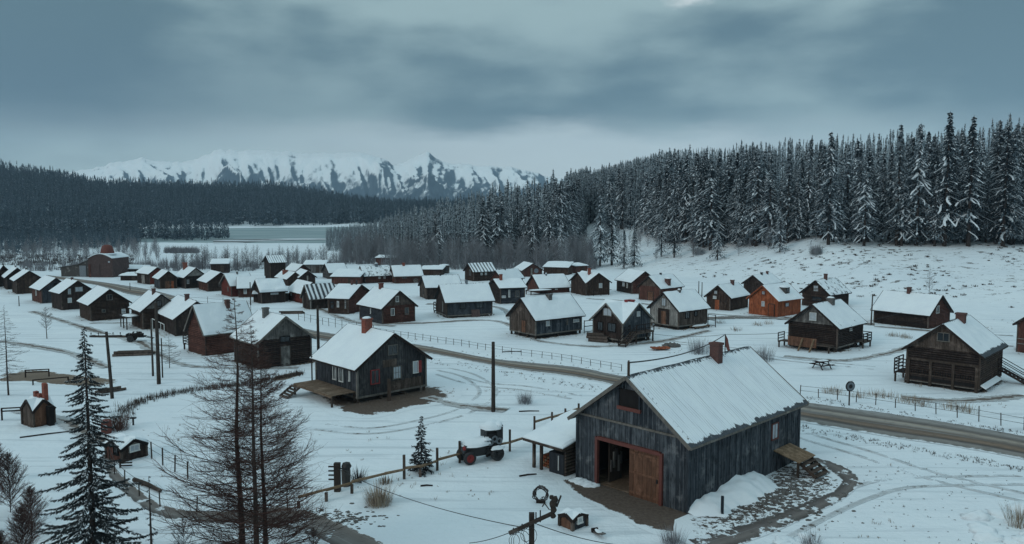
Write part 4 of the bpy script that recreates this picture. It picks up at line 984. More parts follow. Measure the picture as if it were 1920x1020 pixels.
H = hs('h44', 1, 'large dark log house with an open post undercroft and side stair railings', wall='dark', gable='mid', swall='brown', name='log_house', cat='log house', z0=.35, wins=[('g', .5, 4.6, .95, .75, 'd')], chims=[(.55, .25, .75, .75, M_DBRICK, False)], roof=dict(ridge=.02, eave=.10), apron=.9)
f = MB(); f.box((0, -H.b - .09, 2.35), (H.w, .12, .18)); f.box((0, -H.b - .09, 1.0), (H.w, .12, .1)); f.build('cross_beam', W['mid'], H.root)
for i in range(4):
    f = MB(); f.box((-H.a + .15 + (H.w - .3) * i / 3, -H.b - .12, 1.1), (.22, .2, 2.5)); f.build('undercroft_post', W['mid'], H.root)
f = MB(); f.box((0, -H.b - .075, .66), (H.w - .4, .03, .55)); f.build('undercroft_shade', W['black'], H.root)  # black sheet painted as the shade inside the open undercroft
f = MB()
for i in range(26): f.box((-H.a + .4 + i * (H.w - .8) / 25, -H.b - .1, 1.22), (.06, .06, .42))
f.build('balusters', W['black'], H.root)
deck(H, -H.a - 1.1, -H.a - .05, -H.b, -H.b + 2.4, .9, rails=[(-H.a - 1.1, -H.b, -H.a - 1.1, -H.b + 2.4), (-H.a - 1.1, -H.b, -H.a - .1, -H.b)], m='dark', bars=4, rail_h=1.3)
f = MB(); f.box((H.a + .35, -1.0, .55), (.5, H.l - 2.2, .1), ry=.5); f.build('snow_ledge', M_SNOW, H.root)
stairs(H, (H.a + .1, H.b - .9, 1.3), (H.a + 2.4, H.b - .9, .1), 1.0, 7, 'dark', rail=2)
H = hs('h45', 1, 'brown board house at the right edge with two pale rails on its wall', wall='redbrown', style='board', trim='mid', cat='house')
f = MB()
for z in (1.0, 1.55): f.box((0, -H.b - .08, z), (H.w, .05, .08))
f.build('pale_rail', W['tan'], H.root)
H = hs('h46', 1, 'tall narrow dark tower barn with a small tin roof near the lake', wall='dark', swall='dark', style='board', name='tower_barn', cat='barn', group=None, roof=dict(stripe=.35, sp=.5), snow=.06)
H = hs('h47', -1, 'snow-roofed cabin just right of the tower barn', wall='redbrown')
H = hs('h48', -1, 'cabin with a stubby red chimney in front of the tower barn', wall='brown', style='board', chims=[(.55, .7, .9, .75, M_BRICK, False)])
H = hs('h49', -1, 'small cabin with a pale post in its open gable, right of the stubby red chimney', wall='dark', style='board', doors=[('g', .5, 0, .3, 2.0, 'tan')])
H = hs('h50', 1, 'grey cabin with a two-panel snow roof by the bare trees', wall='grey', style='log', roof=dict(patch=.08))
# --- small structures
H = hs('hut', 1, 'tiny cross-gabled hut under thick snow where the fenced footpath starts', wall='redbrown', swall='dark', gable='tan', style='board', typ='X', name='small_hut', cat='hut', group=None, snow=.2, og=.12, oe=.12, barge='black', wins=[('s', .5, .75, .6, .4, 'w'), ('g', .3, .7, .45, .5, 'k')], apron=.25, bw=.12)
H = hs('kennel', 1, 'toy-sized kennel with an orange side and a grey windowed side, near the barn yard', wall='door', swall='slate', style='board', typ='X', name='kennel', cat='kennel', group=None, snow=.08, og=.08, oe=.08, barge='dark', wins=[('s', .45, .45, .3, .28, 'w')], apron=0, bw=.1)
H = hs('shack', 1, 'small upright plank shack with red chimney blocks on its snowy roof', wall='mid', swall='door', style='board', typ='X', name='shack', cat='shack', group=None, snow=.1, og=.1, oe=.1, apron=.3, bw=.16)
for dx, dy, ww, hh, z in ((-.4, .1, .34, .45, 0), (.05, .5, .3, .95, .1), (.15, .1, .34, .35, 0), (.55, .3, .36, .95, .15)):
    f = MB(); f.box((dx, dy, H.hr - .2 + z + hh / 2), (ww, ww * .8, hh + .3)); f.build('chimney', M_BRICK, H.roof)
f = MB(); f.box((H.a + .35, H.b - .4, .7), (.5, .35, 1.5)); f.build('side_cupboard', W['black'], H.root)
# church-like workshop with the round red cap
wp = gp(189, 520); wz = wp.z
ws = empty('workshop', wp, R(-6), 'dull pink workshop with an arched front, a grey wing and a round red cap', 'workshop')
f = MB(); n_ = 14; Wd = 6.0; arc = [(-Wd / 2 + Wd * i / n_, 4.4 + 1.0 * math.sin(math.pi * i / n_)) for i in range(n_ + 1)]
f.prism([(-Wd / 2, 0, -.3), (Wd / 2, 0, -.3)] + [(x_, 0, z_) for x_, z_ in arc[::-1]], (0, 1, 0), 6.5); f.build('wall', W['pink'], ws)
f = MB()
for i in range(n_):
    (xa, za), (xb, zb) = arc[i], arc[i + 1]; f.prism([(xa, -.2, za + .01), (xb, -.2, zb + .01), (xb, 6.8, zb + .01), (xa, 6.8, za + .01)], (0, 0, 1), .14)
ro = f.build('roof', M_SNOW, ws)
f = MB(); f.lathe([(1.5, 0), (1.5, .3), (1.3, 1.2), (1.05, 1.9), (.5, 2.15), (0, 2.2)], 18, c=(.4, 2.2, 5.3)); f.build('round_cap', M_RUST, ro, smooth=True)
f = MB(); f.lathe([(1.95, 0), (2.0, .2), (1.6, .32)], 18, c=(.4, 2.2, 5.2)); f.build('cap_snow', M_SNOW, ro)
for dx, ww, hh in ((-.9, 1.5, 3.2), (-2.6, .5, 3.0)):
    f = MB(); f.box((dx, -.05, hh / 2), (ww, .12, hh)); f.build('door', W['redbrown'] if ww < 1 else W['pink'], ws)
f = MB(); f.box((2.2, -.05, 3.6), (.4, .1, .35)); f.build('window', M_PALE, ws)
f = MB(); f.prism([(-Wd / 2, 1, -.3), (-Wd / 2, 1, 4.2), (-6, 1, 2.9), (-10.5, 1, 2.2), (-10.5, 1, -.3)], (0, 1, 0), 5); wg = f.build('wing_wall', W['grey'], ws)
f = MB(); f.prism([(-Wd / 2, .8, 4.25), (-6, .8, 2.95), (-11, .8, 2.2), (-11, .8, 2.05), (-6, .8, 2.8), (-Wd / 2, .8, 4.1)], (0, 1, 0), 5.4); f.build('wing_roof', M_ROOF, wg)
f = MB(); f.box((-5, .93, 1.3), (1.6, .12, 2.6)); f.build('wing_door', M_TIN, wg)
# low snow-roofed sheds and the kiosk
def low_shed(px, py, wd, dp, h, rz, label, wallm='dark', sn=.22, tilt=.12):
    q = gp(px, py); r = empty('low_shed', q, rz, label, 'shed', 'low snow-covered sheds'); f = MB(); c_ = MB()
    for p0, p1 in (((-wd / 2, 0), (wd / 2, 0)), ((wd / 2, 0), (wd / 2, dp)), ((wd / 2, dp), (-wd / 2, dp)), ((-wd / 2, dp), (-wd / 2, 0))): wall_boards(f, c_, p0, p1, -.2, lambda u: h, 'board')
    f.build('wall', W[wallm], r); c_.build('wall_core', W['black'], r); f = MB(); sm = MB()
    A_, B_, C_, E_ = Vector((-wd / 2 - .3, -.3, h)), Vector((wd / 2 + .3, -.3, h)), Vector((wd / 2 + .3, dp + .3, h + tilt * dp)), Vector((-wd / 2 - .3, dp + .3, h + tilt * dp))
    f.prism([A_, B_, C_, E_], (0, 0, 1), .1); ro = f.build('roof', M_ROOF, r); up = Vector((0, 0, .1))
    roof_slope(sm, A_ + up, B_ + up, E_ + up, C_ + up, sn, px * .1); sm.build('snow_layer', roof_mat(), ro)
    f = MB(); f.box((wd * .15, -.06, h * .45), (.8, .1, h * .8)); f.build('door', W['mid'], r)
low_shed(648, 533, 6, 4.5, 1.5, R(-6), 'low snow-roofed shed behind the long brown log cabin', 'redbrown', tilt=.25)
low_shed(809, 516, 5, 4, 1.3, R(-4), 'low snow-roofed shed right of the cabin with the cart wheel', 'brown')
low_shed(1042, 515, 6, 4, 1.7, R(-20), 'low snow-roofed shed behind the low wide cabin', 'brown', tilt=.25)
low_shed(243, 516, 5.4, 4, 1.4, R(-4), 'low snow-roofed shed right of the pink workshop, the farther one', 'dark')
low_shed(245, 526, 4.6, 3, 1.0, R(-4), 'low snow-roofed shed right of the pink workshop, the nearer one', 'dark')
low_shed(508, 566, 5.5, 3, 1.35, R(14), 'low dark shed joining the rounded-roof hut', 'dark')
low_shed(722, 498, 5, 3.5, 2.1, R(-5), 'small shed peeping out between the slate roof and the forest', 'redbrown')
low_shed(1090, 512, 3.5, 3, 1.7, R(30), 'small brown shed just left of the cross-gabled brown cabin', 'redbrown')
low_shed(590, 512, 5, 3.5, 2.0, R(6), 'ruined low grey shed left of the two-panel snow roof', 'grey', tilt=.2)
low_shed(412, 512, 4, 3, 2.2, R(12), 'small shed behind the white-gabled brown house', 'dark', tilt=.3)
q = gp(833, 512); k = empty('kiosk', q, 0, 'small square kiosk with a snow cap at the forest foot', 'kiosk')
f = MB(); f.box((0, 0, .9), (2.4, 2, 1.8)); f.build('wall', W['grey'], k); f = MB(); f.box((0, -1.05, 1.1), (1.8, .12, .8)); f.build('window', M_GLASS, k)
f = MB(); f.box((0, 0, 1.86), (2.8, 2.4, .12)); f.build('roof', M_ROOF, k); f = MB(); f.blob((0, 0, 1.92), (1.35, 1.15, .3), .08); f.build('snow_cap', M_SNOW, k, smooth=True)
# open shed against the barn
Hb = BARN; rzb = Hb.root.rotation_euler.z
sh = empty('open_shed', local(Hb, (-Hb.a - .72, -Hb.b - .35, 0)), rzb, 'open timber shed with firewood under a broad snowy roof, close beside the barn front', 'shed')
WX, DY, ZF, ZB = 2.5, 3.9, 1.75, 2.62
f = MB(); f.prism([Vector((.25, -.5, ZF)), Vector((-WX - .5, -.5, ZF)), Vector((-WX - .5, DY, ZB)), Vector((.25, DY, ZB))], (0, 0, 1), .1); ro = f.build('roof', M_ROOF, sh)
sm = MB(); roof_slope(sm, Vector((-WX - .53, -.53, ZF + .1)), Vector((.28, -.53, ZF + .1)), Vector((-WX - .53, DY + .03, ZB + .1)), Vector((.28, DY + .03, ZB + .1)), .17, 3.3); sm.build('snow_layer', roof_mat(), ro)
f = MB(); f.beam((-WX - .5, -.53, ZF + .03), (.25, -.53, ZF + .03), .05, .16); f.beam((.27, -.5, ZF + .03), (.27, DY, ZB + .03), .05, .16); f.build('bargeboard', W['mid'], ro)
for xx, yy in ((-WX, -.05), (-WX, DY / 2), (-WX, DY - .1), (-WX + .62, -.05)):
    p = MB(); zz = ZF + (ZB - ZF) * (yy + .5) / (DY + .5); p.box((xx, yy, zz / 2 - .1), (.16, .16, zz + .2)); p.build('post', W['mid'], sh)
for p0, p1 in (((-.02, 0), (-.02, DY - .1)), ((0, DY - .05), (-WX, DY - .05))):
    f = MB(); c_ = MB(); wall_boards(f, c_, p0, p1, -.2, (lambda u: ZF + .1 + (ZB - ZF) * u / DY) if p0[1] == 0 else (lambda u: ZB - .05), 'log'); f.build('plank_wall', W['mid'], sh); c_.build('wall_core', W['black'], sh)
f = MB(); f.box((-.7, .5, .62), (1.25, .9, 1.3)); o = f.build('cupboard', W['slate'], sh); f = MB(); f.box((-.55, .03, .7), (.05, .05, .9)); f.build('handle', M_WHITE, o)
f = MB(); f.box((-.7, .4, 1.5), (1.3, .1, .3)); f.build('crossboard', W['dark'], sh)
Wl = WX
for i in range(20):
    f = MB(); f.cr = random.random(); zz = .12 + .19 * (i // 5); f.tube([(-Wl + .25 + .17 * (i % 5), .35, zz), (-Wl + .25 + .17 * (i % 5), 1.15, zz)], .08, 7)
    o = f.build('firewood_log', W['orange'] if i % 3 else W['rail'], loc=sh.location, rz=rzb); tag(o, 'split orange firewood log stacked in the open shed by the barn', 'log', 'firewood in the open shed')
# ------------------------------------------------------------------ trees
def leafmat(name, c1, c2):
    m, t, b = mat(name, .85, .1); r = attr(t, 'rnd'); oi = t.n('ShaderNodeObjectInfo').outputs['Random']
    c = t.mix(r, c1, c2); col(t, b, t.mix(t.m('MULTIPLY', oi, .7), c, tuple(x * .6 for x in c1))); return m
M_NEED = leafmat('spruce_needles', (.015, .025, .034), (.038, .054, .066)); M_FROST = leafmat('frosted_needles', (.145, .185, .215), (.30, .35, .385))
M_FROSTMIST = leafmat('hoar_and_mist_needles', (.34, .40, .44), (.60, .66, .70)); M_FARN = leafmat('far_needles', (.066, .104, .136), (.19, .245, .285)); M_TSNOW = leafmat('snow_on_branches', (.66, .71, .75), (.78, .82, .86))  # hoar frost tone, lightened to paint in the mist among the deep trees
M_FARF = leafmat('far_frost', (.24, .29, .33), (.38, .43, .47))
M_FIR = leafmat('bare_spruce_needles', (.030, .036, .040), (.075, .082, .084))
M_BARK = wood('bark', (.05, .038, .034), (.09, .07, .062)); M_TWIG = leafmat('larch_twigs', (.055, .030, .026), (.125, .068, .056)); M_GTWIG = leafmat('grey_twigs', (.11, .10, .105), (.19, .175, .175)); M_DTWIG = leafmat('dark_twigs', (.055, .046, .046), (.10, .085, .082))
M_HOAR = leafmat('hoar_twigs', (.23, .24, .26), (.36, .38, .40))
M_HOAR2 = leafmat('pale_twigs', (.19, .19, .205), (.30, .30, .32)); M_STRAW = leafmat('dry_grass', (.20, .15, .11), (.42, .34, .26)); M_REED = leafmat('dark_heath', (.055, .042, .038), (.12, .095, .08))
UP = Vector((0, 0, 1))
def rhomb(mb, c, d, n, L, Wd):
    sd = d.cross(n).normalized()
    mb.poly([c - d * L * .5, c + sd * Wd * .5 - d * L * .08, c + d * L * .5, c - sd * Wd * .5 - d * L * .08])
def conifer(h, r, seed, whorls, nb, ks, psnow, frost=.35, base=.09, crownpow=.8):
    random.seed(seed); t = MB(); t.tube([(0, 0, -.6), (0, 0, h * .5), (0, 0, h * .97)], [h * .013 + .05, h * .008 + .03, .02], 6); t.cr = .4
    c = MB(); prof = [.8 + .45 * random.random() for _ in range(9)]
    for w_ in range(whorls):
        f = (w_ + random.random() * .7) / whorls; frost_ = frost; z = h * (base + (1 - base) * f ** .68)
        Lr = r * max(.07, (1 - (z / h))) ** crownpow * np.interp(f * 8, range(9), prof)
        n_ = max(3, round(nb * (1 - f * .5)))
        for b in range(n_):
            a = random.random() * 6.283; L = Lr * (.6 + .55 * random.random()); out = Vector((math.cos(a), math.sin(a), 0)); sd = Vector((-out.y, out.x, 0))
            dr = .28 + .42 * random.random(); z0 = z + random.uniform(-.2, .2) * h / whorls
            fr = random.random() < frost
            if ks >= 4 and random.random() < psnow * .62:      # snow lying along the whole bough
                c.ci = 2; c.cr = random.random(); w0 = .045 + .006 * h * random.random() + L * .016; pv_ = None
                for k in range(5):
                    tt = .22 + .2 * k; q = out * (L * tt) + UP * (z0 - dr * L * tt ** 1.5 + .13) + sd * (.10 * L * math.sin(a * 7 + k)); ww = w0 * (1 - .5 * abs(tt - .55)) * random.uniform(.6, 1.25)
                    if pv_: c.poly([pv_[0], pv_[1], q + sd * ww, q - sd * ww]); c.poly([pv_[1] - UP * .0, q + sd * ww, q + out * .12 - UP * (.09 + ww * .5)])
                    pv_ = (q - sd * ww, q + sd * ww)
            for k in range(ks):
                tt = (k + .7) / ks; q = out * (L * tt) + UP * (z0 - dr * L * tt ** 1.5); dd = (out - UP * (dr * 1.3 * tt ** .5)).normalized()
                ang = random.uniform(-.75, .75); d2 = (dd * math.cos(ang) + sd * math.sin(ang)).normalized()
                n = (UP + out * random.uniform(-.2, .7) + sd * random.uniform(-.5, .5)).normalized()
                sl = max(.55, L * .62 / ks * 1.6); sw = sl * (.42 + .2 * random.random())
                c.ci = 1 if (fr and random.random() < .85) else 0; c.cr = random.random(); rhomb(c, q, d2, n, sl, sw)
                c.ci = 1 if (fr and random.random() < .75) else 0; c.cr = random.random() * .6; hang = (UP * -1 + out * random.uniform(-.1, .4) + sd * random.uniform(-.3, .3)).normalized()
                rhomb(c, q - UP * sl * .3, hang, (out + sd * random.uniform(-.6, .6)).normalized(), sl * .85, sl * .35)
                if random.random() < psnow * (.5 + .7 * tt) * (.45 if ks >= 4 else 1):
                    c.ci = 2; c.cr = random.random(); rhomb(c, q + UP * .07 + out * .03, d2, n, sl * .85, sw * (.45 + .5 * random.random()))
    for k in range(34):
        u = k / 34; a = random.random() * 6.283; out = Vector((math.cos(a), math.sin(a), 0)); rr_ = r * .17 * (1 - u) + .12
        c.ci = 1 if random.random() < frost * .7 else 0; c.cr = random.random(); rhomb(c, Vector((0, 0, h * (.83 + .16 * u))) + out * rr_ * .6, (out - UP * random.uniform(.2, 1.3)).normalized(), (UP + out).normalized() if k % 2 else Vector((-out.y, out.x, .3)).normalized(), .35 + rr_ * 1.1, .3 + rr_ * .5)
    c.ci = 0
    for _ in range(5): rhomb(c, Vector((0, 0, h * .985)), UP, Vector((random.uniform(-1, 1), random.uniform(-1, 1), 0)).normalized(), h * .05, .12)
    return t, c
def raw(mb, name, mats):
    """mesh object kept out of the scene, for copies"""
    o = mb.build(name, mats); COL.objects.unlink(o); return o
NEAR = []
for i, (hh, rr, wh, nb, ps, fr) in enumerate([(26, 5.0, 38, 12, .7, .65), (24, 4.6, 36, 11, .8, .9), (28, 4.6, 40, 12, .45, .25), (22, 4.0, 34, 11, .7, .97), (25, 3.9, 38, 11, .45, .7), (20, 4.1, 30, 12, .9, .85), (27, 3.5, 40, 10, .5, 1.0), (12, 2.6, 18, 8, .75, .3)]):
    t, c = conifer(hh, rr, 100 + i, wh, nb, 4, ps, fr)
    NEAR.append((raw(t, 'trunk', M_BARK), raw(c, 'crown', [M_NEED, M_FROST, M_TSNOW]), hh))
MIDT = []
for i, (hh, rr) in enumerate([(24, 3.7), (22, 3.3), (26, 3.5), (20, 3.6), (25, 2.8)]):
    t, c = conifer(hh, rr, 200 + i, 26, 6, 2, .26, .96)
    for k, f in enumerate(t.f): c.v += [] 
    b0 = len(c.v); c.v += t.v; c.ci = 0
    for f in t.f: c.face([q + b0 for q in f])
    MIDT.append(raw(c, 'spruce', [M_NEED, M_FROSTMIST, M_TSNOW]))
FART = []
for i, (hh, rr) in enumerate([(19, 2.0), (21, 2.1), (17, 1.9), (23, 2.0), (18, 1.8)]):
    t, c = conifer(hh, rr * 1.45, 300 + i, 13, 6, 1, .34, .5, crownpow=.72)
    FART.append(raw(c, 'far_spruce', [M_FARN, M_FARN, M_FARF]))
def scatter_stuff(name, pts, protos, smin=.8, smax=1.25, seed=1):
    """one stuff object: its own geometry nodes stand the trees on its points"""
    rng = random.Random(seed)
    me = bpy.data.meshes.new(name); me.from_pydata([p[:3] for p in pts], [], [])
    for nm, vals in (('sc', [p[3] if len(p) > 3 else rng.uniform(smin, smax) for p in pts]), ('rz', [rng.random() * 6.283 for _ in pts])):
        a = me.attributes.new(nm, 'FLOAT', 'POINT'); a.data.foreach_set('value', vals)
    a = me.attributes.new('idx', 'INT', 'POINT'); a.data.foreach_set('value', [rng.randrange(len(protos)) for _ in pts])
    o = bpy.data.objects.new(name, me); COL.objects.link(o)
    pc = bpy.data.collections.new(name + '_kinds')
    for q in protos:
        if q.name not in pc.objects: pc.objects.link(q)
    ng = bpy.data.node_groups.new(name, 'GeometryNodeTree')
    ng.interface.new_socket('Geometry', in_out='INPUT', socket_type='NodeSocketGeometry'); ng.interface.new_socket('Geometry', in_out='OUTPUT', socket_type='NodeSocketGeometry')
    g = NT(ng); gi = g.n('NodeGroupInput'); go = g.n('NodeGroupOutput')
    m2p = g.n('GeometryNodeMeshToPoints', {'Mesh': gi.outputs[0]})
    ci = g.n('GeometryNodeCollectionInfo', {'Separate Children': True, 'Reset Children': True}, transform_space='ORIGINAL'); ci.inputs['Collection'].default_value = pc
    def at(n, ty):
        x = g.n('GeometryNodeInputNamedAttribute', data_type=ty); x.inputs['Name'].default_value = n; return x.outputs[0]
    ip = g.n('GeometryNodeInstanceOnPoints', {'Points': m2p.outputs[0], 'Instance': ci.outputs[0], 'Pick Instance': True, 'Instance Index': at('idx', 'INT'),
             'Rotation': g.n('ShaderNodeCombineXYZ', {2: at('rz', 'FLOAT')}).outputs[0], 'Scale': g.n('ShaderNodeCombineXYZ', {0: at('sc', 'FLOAT'), 1: at('sc', 'FLOAT'), 2: at('sc', 'FLOAT')}).outputs[0]})
    ng.links.new(ip.outputs[0], go.inputs[0])
    md = o.modifiers.new('stand', 'NODES'); md.node_group = ng
    return tag(o, kind='stuff')
# --- right-hand forest: individual spruces along its front and through its depth
rng = random.Random(42)
edge = [(612, 470), (640, 474), (700, 486), (760, 492), (830, 496), (900, 492), (960, 490), (1020, 492), (1060, 482), (1100, 420), (1145, 428), (1200, 438), (1260, 458), (1330, 466), (1400, 466), (1480, 464), (1560, 456), (1640, 456), (1720, 458), (1800, 460), (1880, 462), (1960, 462), (2100, 462), (2300, 462)]
edge_w = [gp(*q) for q in edge]
def topz(px): return float(np.interp(px, [640, 800, 950, 1050, 1130, 1200, 1280, 1400, 1560, 1700, 1800, 1920, 2200], [426, 386, 350, 334, 318, 300, 282, 272, 262, 250, 240, 222, 200]))
cands = []
for k in range(len(edge_w) - 1):
    a, b = edge_w[k], edge_w[k + 1]; n = max(1, int((b - a).length / 3.0)); wdt = (b - a).length
    back = Vector(((a + b) / 2)).normalized()
    depth = 260
    cnt = int(wdt * depth / 21)
    for _ in range(cnt):
        d = depth * rng.random() ** 1.35; p = a.lerp(b, rng.random()); p = p + Vector((p.x, p.y, 0)).normalized() * (d + rng.uniform(-1, 3))
        px = 960 + F * p.x / p.y
        if 1095 < px < 1230 and d < 14 and rng.random() < .6: continue
        cands.append((p.x, p.y, d, px))
def put_spruce(x, y, h, kind, label, group, rot=None, wide=1.0):
    tr, cr, hh = NEAR[kind]; s = h / hh
    r = empty('spruce_tree', (x, y, hz(x, y) - .1), rng.random() * 6.28 if rot is None else rot, label, 'tree', group); r.scale = (s * wide, s * wide, s)
    for q in (tr, cr): c = q.copy(); COL.objects.link(c); c.parent = r
    return r
SPL, SPG = 'one of the many snow-flecked spruces packed together in the slope forest', 'spruces of the right-hand forest'
# spruces one can pick out
solo = [(1030, 497, 368, 2, 'dark spruce behind the village, left of the snowy clearing', 1.1), (1052, 500, 405, 0, 'broad snowy spruce standing at the left edge of the clearing', 1.2), (1125, 500, 365, 1, 'spruce in the middle of the snowy clearing, with a forked foot', 1.1), (1147, 498, 358, 4, 'slim dark spruce right of centre in the snowy clearing', 1.2),
        (1170, 504, 430, 3, 'short slim spruce on the clearing above the houses, left of a pair', 1.2), (1189, 500, 428, 5, 'short slim spruce on the clearing above the houses, right of a pair', 1.2), (1240, 482, 400, 3, 'snowy spruce leaning out at the right edge of the clearing', 1.1), (1264, 484, 372, 2, 'dark spruce on a bare stem at the right edge of the clearing', 1.0),
        (1332, 470, 300, 0, 'very broad dark spruce rising behind a low snowy one', 1.35), (1345, 488, 412, 5, 'low snowy spruce in front of the very broad dark spruce', 1.2), (1462, 474, 395, 5, 'snowy spruce standing forward at the forest foot', 1.2), (1553, 460, 246, 0, 'tall snow-laden spruce rising above the treeline', 1.05), (1620, 462, 300, 1, 'wide spruce thickly lined with snow at the forest front', 1.15), (1690, 462, 325, 5, 'full snow-covered spruce at the forest front', 1.15), (1752, 462, 330, 1, 'snow-covered spruce under the tallest dark spruce', 1.15), (1771, 462, 208, 2, 'tallest dark spruce of the treeline', 1.1), (1815, 462, 216, 2, 'second dark spruce right of the tallest one', 1.15), (1718, 461, 231, 1, 'tall spruce left of the tallest dark spruce', 1.0), (1681, 461, 233, 6, 'slim tall spruce with a pointed tip right of the treeline', 1.1), (1880, 462, 235, 2, 'dark spruce farthest along the treeline, past the two tallest', 1.2), (1030, 470, 372, 2, 'dark slim spruce rising from the grey trees in mid forest', 1.2)]
for px, py, ty, kd, lb, wd in solo:
    g = gp(px, py); put_spruce(g.x, g.y, hgt(px, ty, g), kd, lb, None, wide=wd)
scored = []
for x, y, d, px in cands:
    z = hz(x, y); dist = math.hypot(x, y)
    # tree height: the skyline of the photo for deep ones, lower and mixed in front
    tgt = hgt(px, topz(px), Vector((x, y, z)))
    h = min(27, max(9, tgt * rng.uniform(.60, 1.05))) if d > 30 else min(27, max(7, tgt * rng.uniform(.55, .98)))
    if px < 900: h = min(h, 11 + 11 * rng.random() + max(0, px - 640) * .015)
    h *= float(np.interp(px, [600, 720], [.4, 1]))
    vis = h / dist * (1.0 if d < 14 else .72 if d < 40 else .45) * (1 if 600 < px < 1940 else .2)
    scored.append((vis, x, y, h, px))
scored.sort(reverse=True)
for i, (v, x, y, h, px) in enumerate(scored[:278]): put_spruce(x, y, h, rng.choice([1, 3, 5, 6, 6] if px < 1000 else [0, 1, 3, 4, 5, 6, 1, 3, 6, 2]), SPL, SPG, wide=rng.uniform(.95, 1.25))
rest = [(x, y, hz(x, y) - .1, h / 23.5) for v, x, y, h, px in scored[278:]]
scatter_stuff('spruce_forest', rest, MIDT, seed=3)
# --- wooded hills over the lake
pts = []
for _ in range(30000):
    d = 560 + 900 * rng.random() ** .8; px = rng.uniform(-260, 905); x = (px - 960) / F * d
    yf = float(np.interp(px, [-600, 0, 400, 640, 900], [560, 590, 640, 690, 720]))
    if d < yf + 4 + rng.random() * 8: continue
    if d > 1180 and rng.random() < .55: continue
    if noise.noise(Vector((x * .012, d * .012, 0))) < -.5: continue
    pts.append((x, d, hz(x, d) - .3, rng.uniform(.6, 1.15)))
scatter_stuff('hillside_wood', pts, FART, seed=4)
pts = []
for _ in range(2600):                                     # dark spit of trees on the near shore
    px = rng.uniform(-300, 252) if rng.random() < .8 else rng.uniform(252, 430); d = rng.uniform(372, 520) if px < 252 else rng.uniform(395, 440)
    if px > 252 and rng.random() < .5: continue
    x = (px - 960) / F * d
    if x > -150: continue
    pts.append((x, d, hz(x, d) - .2, rng.uniform(.28, .62) if px > 252 else rng.uniform(.45, .8)))
for _ in range(1500):
    px = rng.uniform(-300, 262); d0 = float(np.interp(px, [-300, 60, 120, 262], [262, 268, 290, 325])); d = d0 + (385 - d0) * rng.random() ** .8; x = (px - 960) / F * d
    if noise.noise(Vector((x * .03, d * .02, 4))) < -.25: continue
    pts.append((x, d, hz(x, d) - .2, rng.uniform(.22, .42)))
pts = [p for p in pts if p[2] > -.8 or p[1] < 520]
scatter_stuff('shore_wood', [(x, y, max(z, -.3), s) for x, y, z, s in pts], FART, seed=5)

# --- bare trees
def bare_tree(h, seed, n=60, spread=.35, base=.25, up=.5, droop=0, sub=7, ter=3, tr=.012, fine=1.0, stemlean=0, prof=None, curl=0, twl=1.0, mb=None, tm=None, x0=0, y0=0):
    rg = random.Random(seed); t = tm or MB(); c = mb or MB()
    stem = []
    for i in range(9):
        z = h * i / 8; stem.append(Vector((x0 + stemlean * z + .010 * h * noise.noise(Vector((seed, z * .25, 0))), y0 + .008 * h * noise.noise(Vector((seed + 9, z * .25, 5))), z)))
    t.cr = .3; t.tube([stem[0] - UP * .5] + stem, [h * tr * 1.1] + [h * tr * (1 - .93 * i / 8) for i in range(9)], 6)
    def sp(z):
        f = max(0, min(.9999, z / h)) * 8; i = int(f); return stem[i].lerp(stem[i + 1], f - i)
    for b in range(n):
        f = base + (1 - base) * ((b + rg.random()) / n) ** .9; z = f * h; a = b * 2.399 + rg.uniform(-.5, .5)
        g = (f - base) / (1 - base)
        pr = prof(g) if prof else (1 - g) ** .75 * (.55 + .45 * min(1, g * 4))
        L = h * spread * max(.05, pr) * rg.uniform(.65, 1.15)
        out = Vector((math.cos(a), math.sin(a), 0)); d = (out + UP * (up * rg.uniform(.4, 1.3) - droop)).normalized()
        p = sp(z); pts_ = [p]; k = 6; dirs = []
        for i in range(k):
            d = (d + Vector((rg.uniform(-.16, .16), rg.uniform(-.16, .16), rg.uniform(-.10, .16) + (.05 if i > 3 else -.03 * droop * 3) + (curl if i > 1 else 0)))).normalized()
            p = p + d * (L / k); pts_.append(p); dirs.append(d)
        r0 = max(.008, L * .012 * fine); c.cr = rg.random() * .5; c.tube(pts_, [r0 * (1 - .8 * i / k) + .003 for i in range(k + 1)], 3, False)
        for s in range(sub):
            tt = .18 + .8 * (s + rg.random()) / sub; i = min(k - 1, int(tt * k)); q = pts_[i].lerp(pts_[i + 1], tt * k - i)
            sd = dirs[i].cross(UP).normalized() * (1 if s % 2 else -1); dd = (dirs[i] * rg.uniform(.5, 1.1) + sd * rg.uniform(.5, 1.0) + UP * rg.uniform(-.25, .35)).normalized()
            l2 = twl * L * (.40 * (1 - tt) + .13) * rg.uniform(.6, 1.3); q1 = q + dd * l2 * .5; d3 = (dd + dirs[i] * .4 + UP * rg.uniform(-.2, .3)).normalized(); q2 = q1 + d3 * l2 * .5
            c.cr = rg.random(); c.tube([q, q1, q2], [r0 * .5 + .002, r0 * .35 + .002, .003], 3, False)
            for u in range(ter):
                q3 = q.lerp(q1, rg.random()) if u % 2 else q1.lerp(q2, rg.random()); d4 = (dd + Vector((rg.uniform(-.9, .9), rg.uniform(-.9, .9), rg.uniform(-.5, .6)))).normalized()
                c.cr = rg.random(); c.tube([q3, q3 + d4 * l2 * rg.uniform(.25, .6)], [.004 * fine + .002, .0025], 3, False)
    return t, c
def put_bare(name, p, h, seed, label, cat='tree', group=None, bark=None, twig=None, rz=0, **kw):
    t, c = bare_tree(h, seed, **kw); r = empty(name, p, rz, label, cat, group); t.build('trunk', bark or M_BARK, r); c.build('crown', twig or M_DTWIG, r); return r
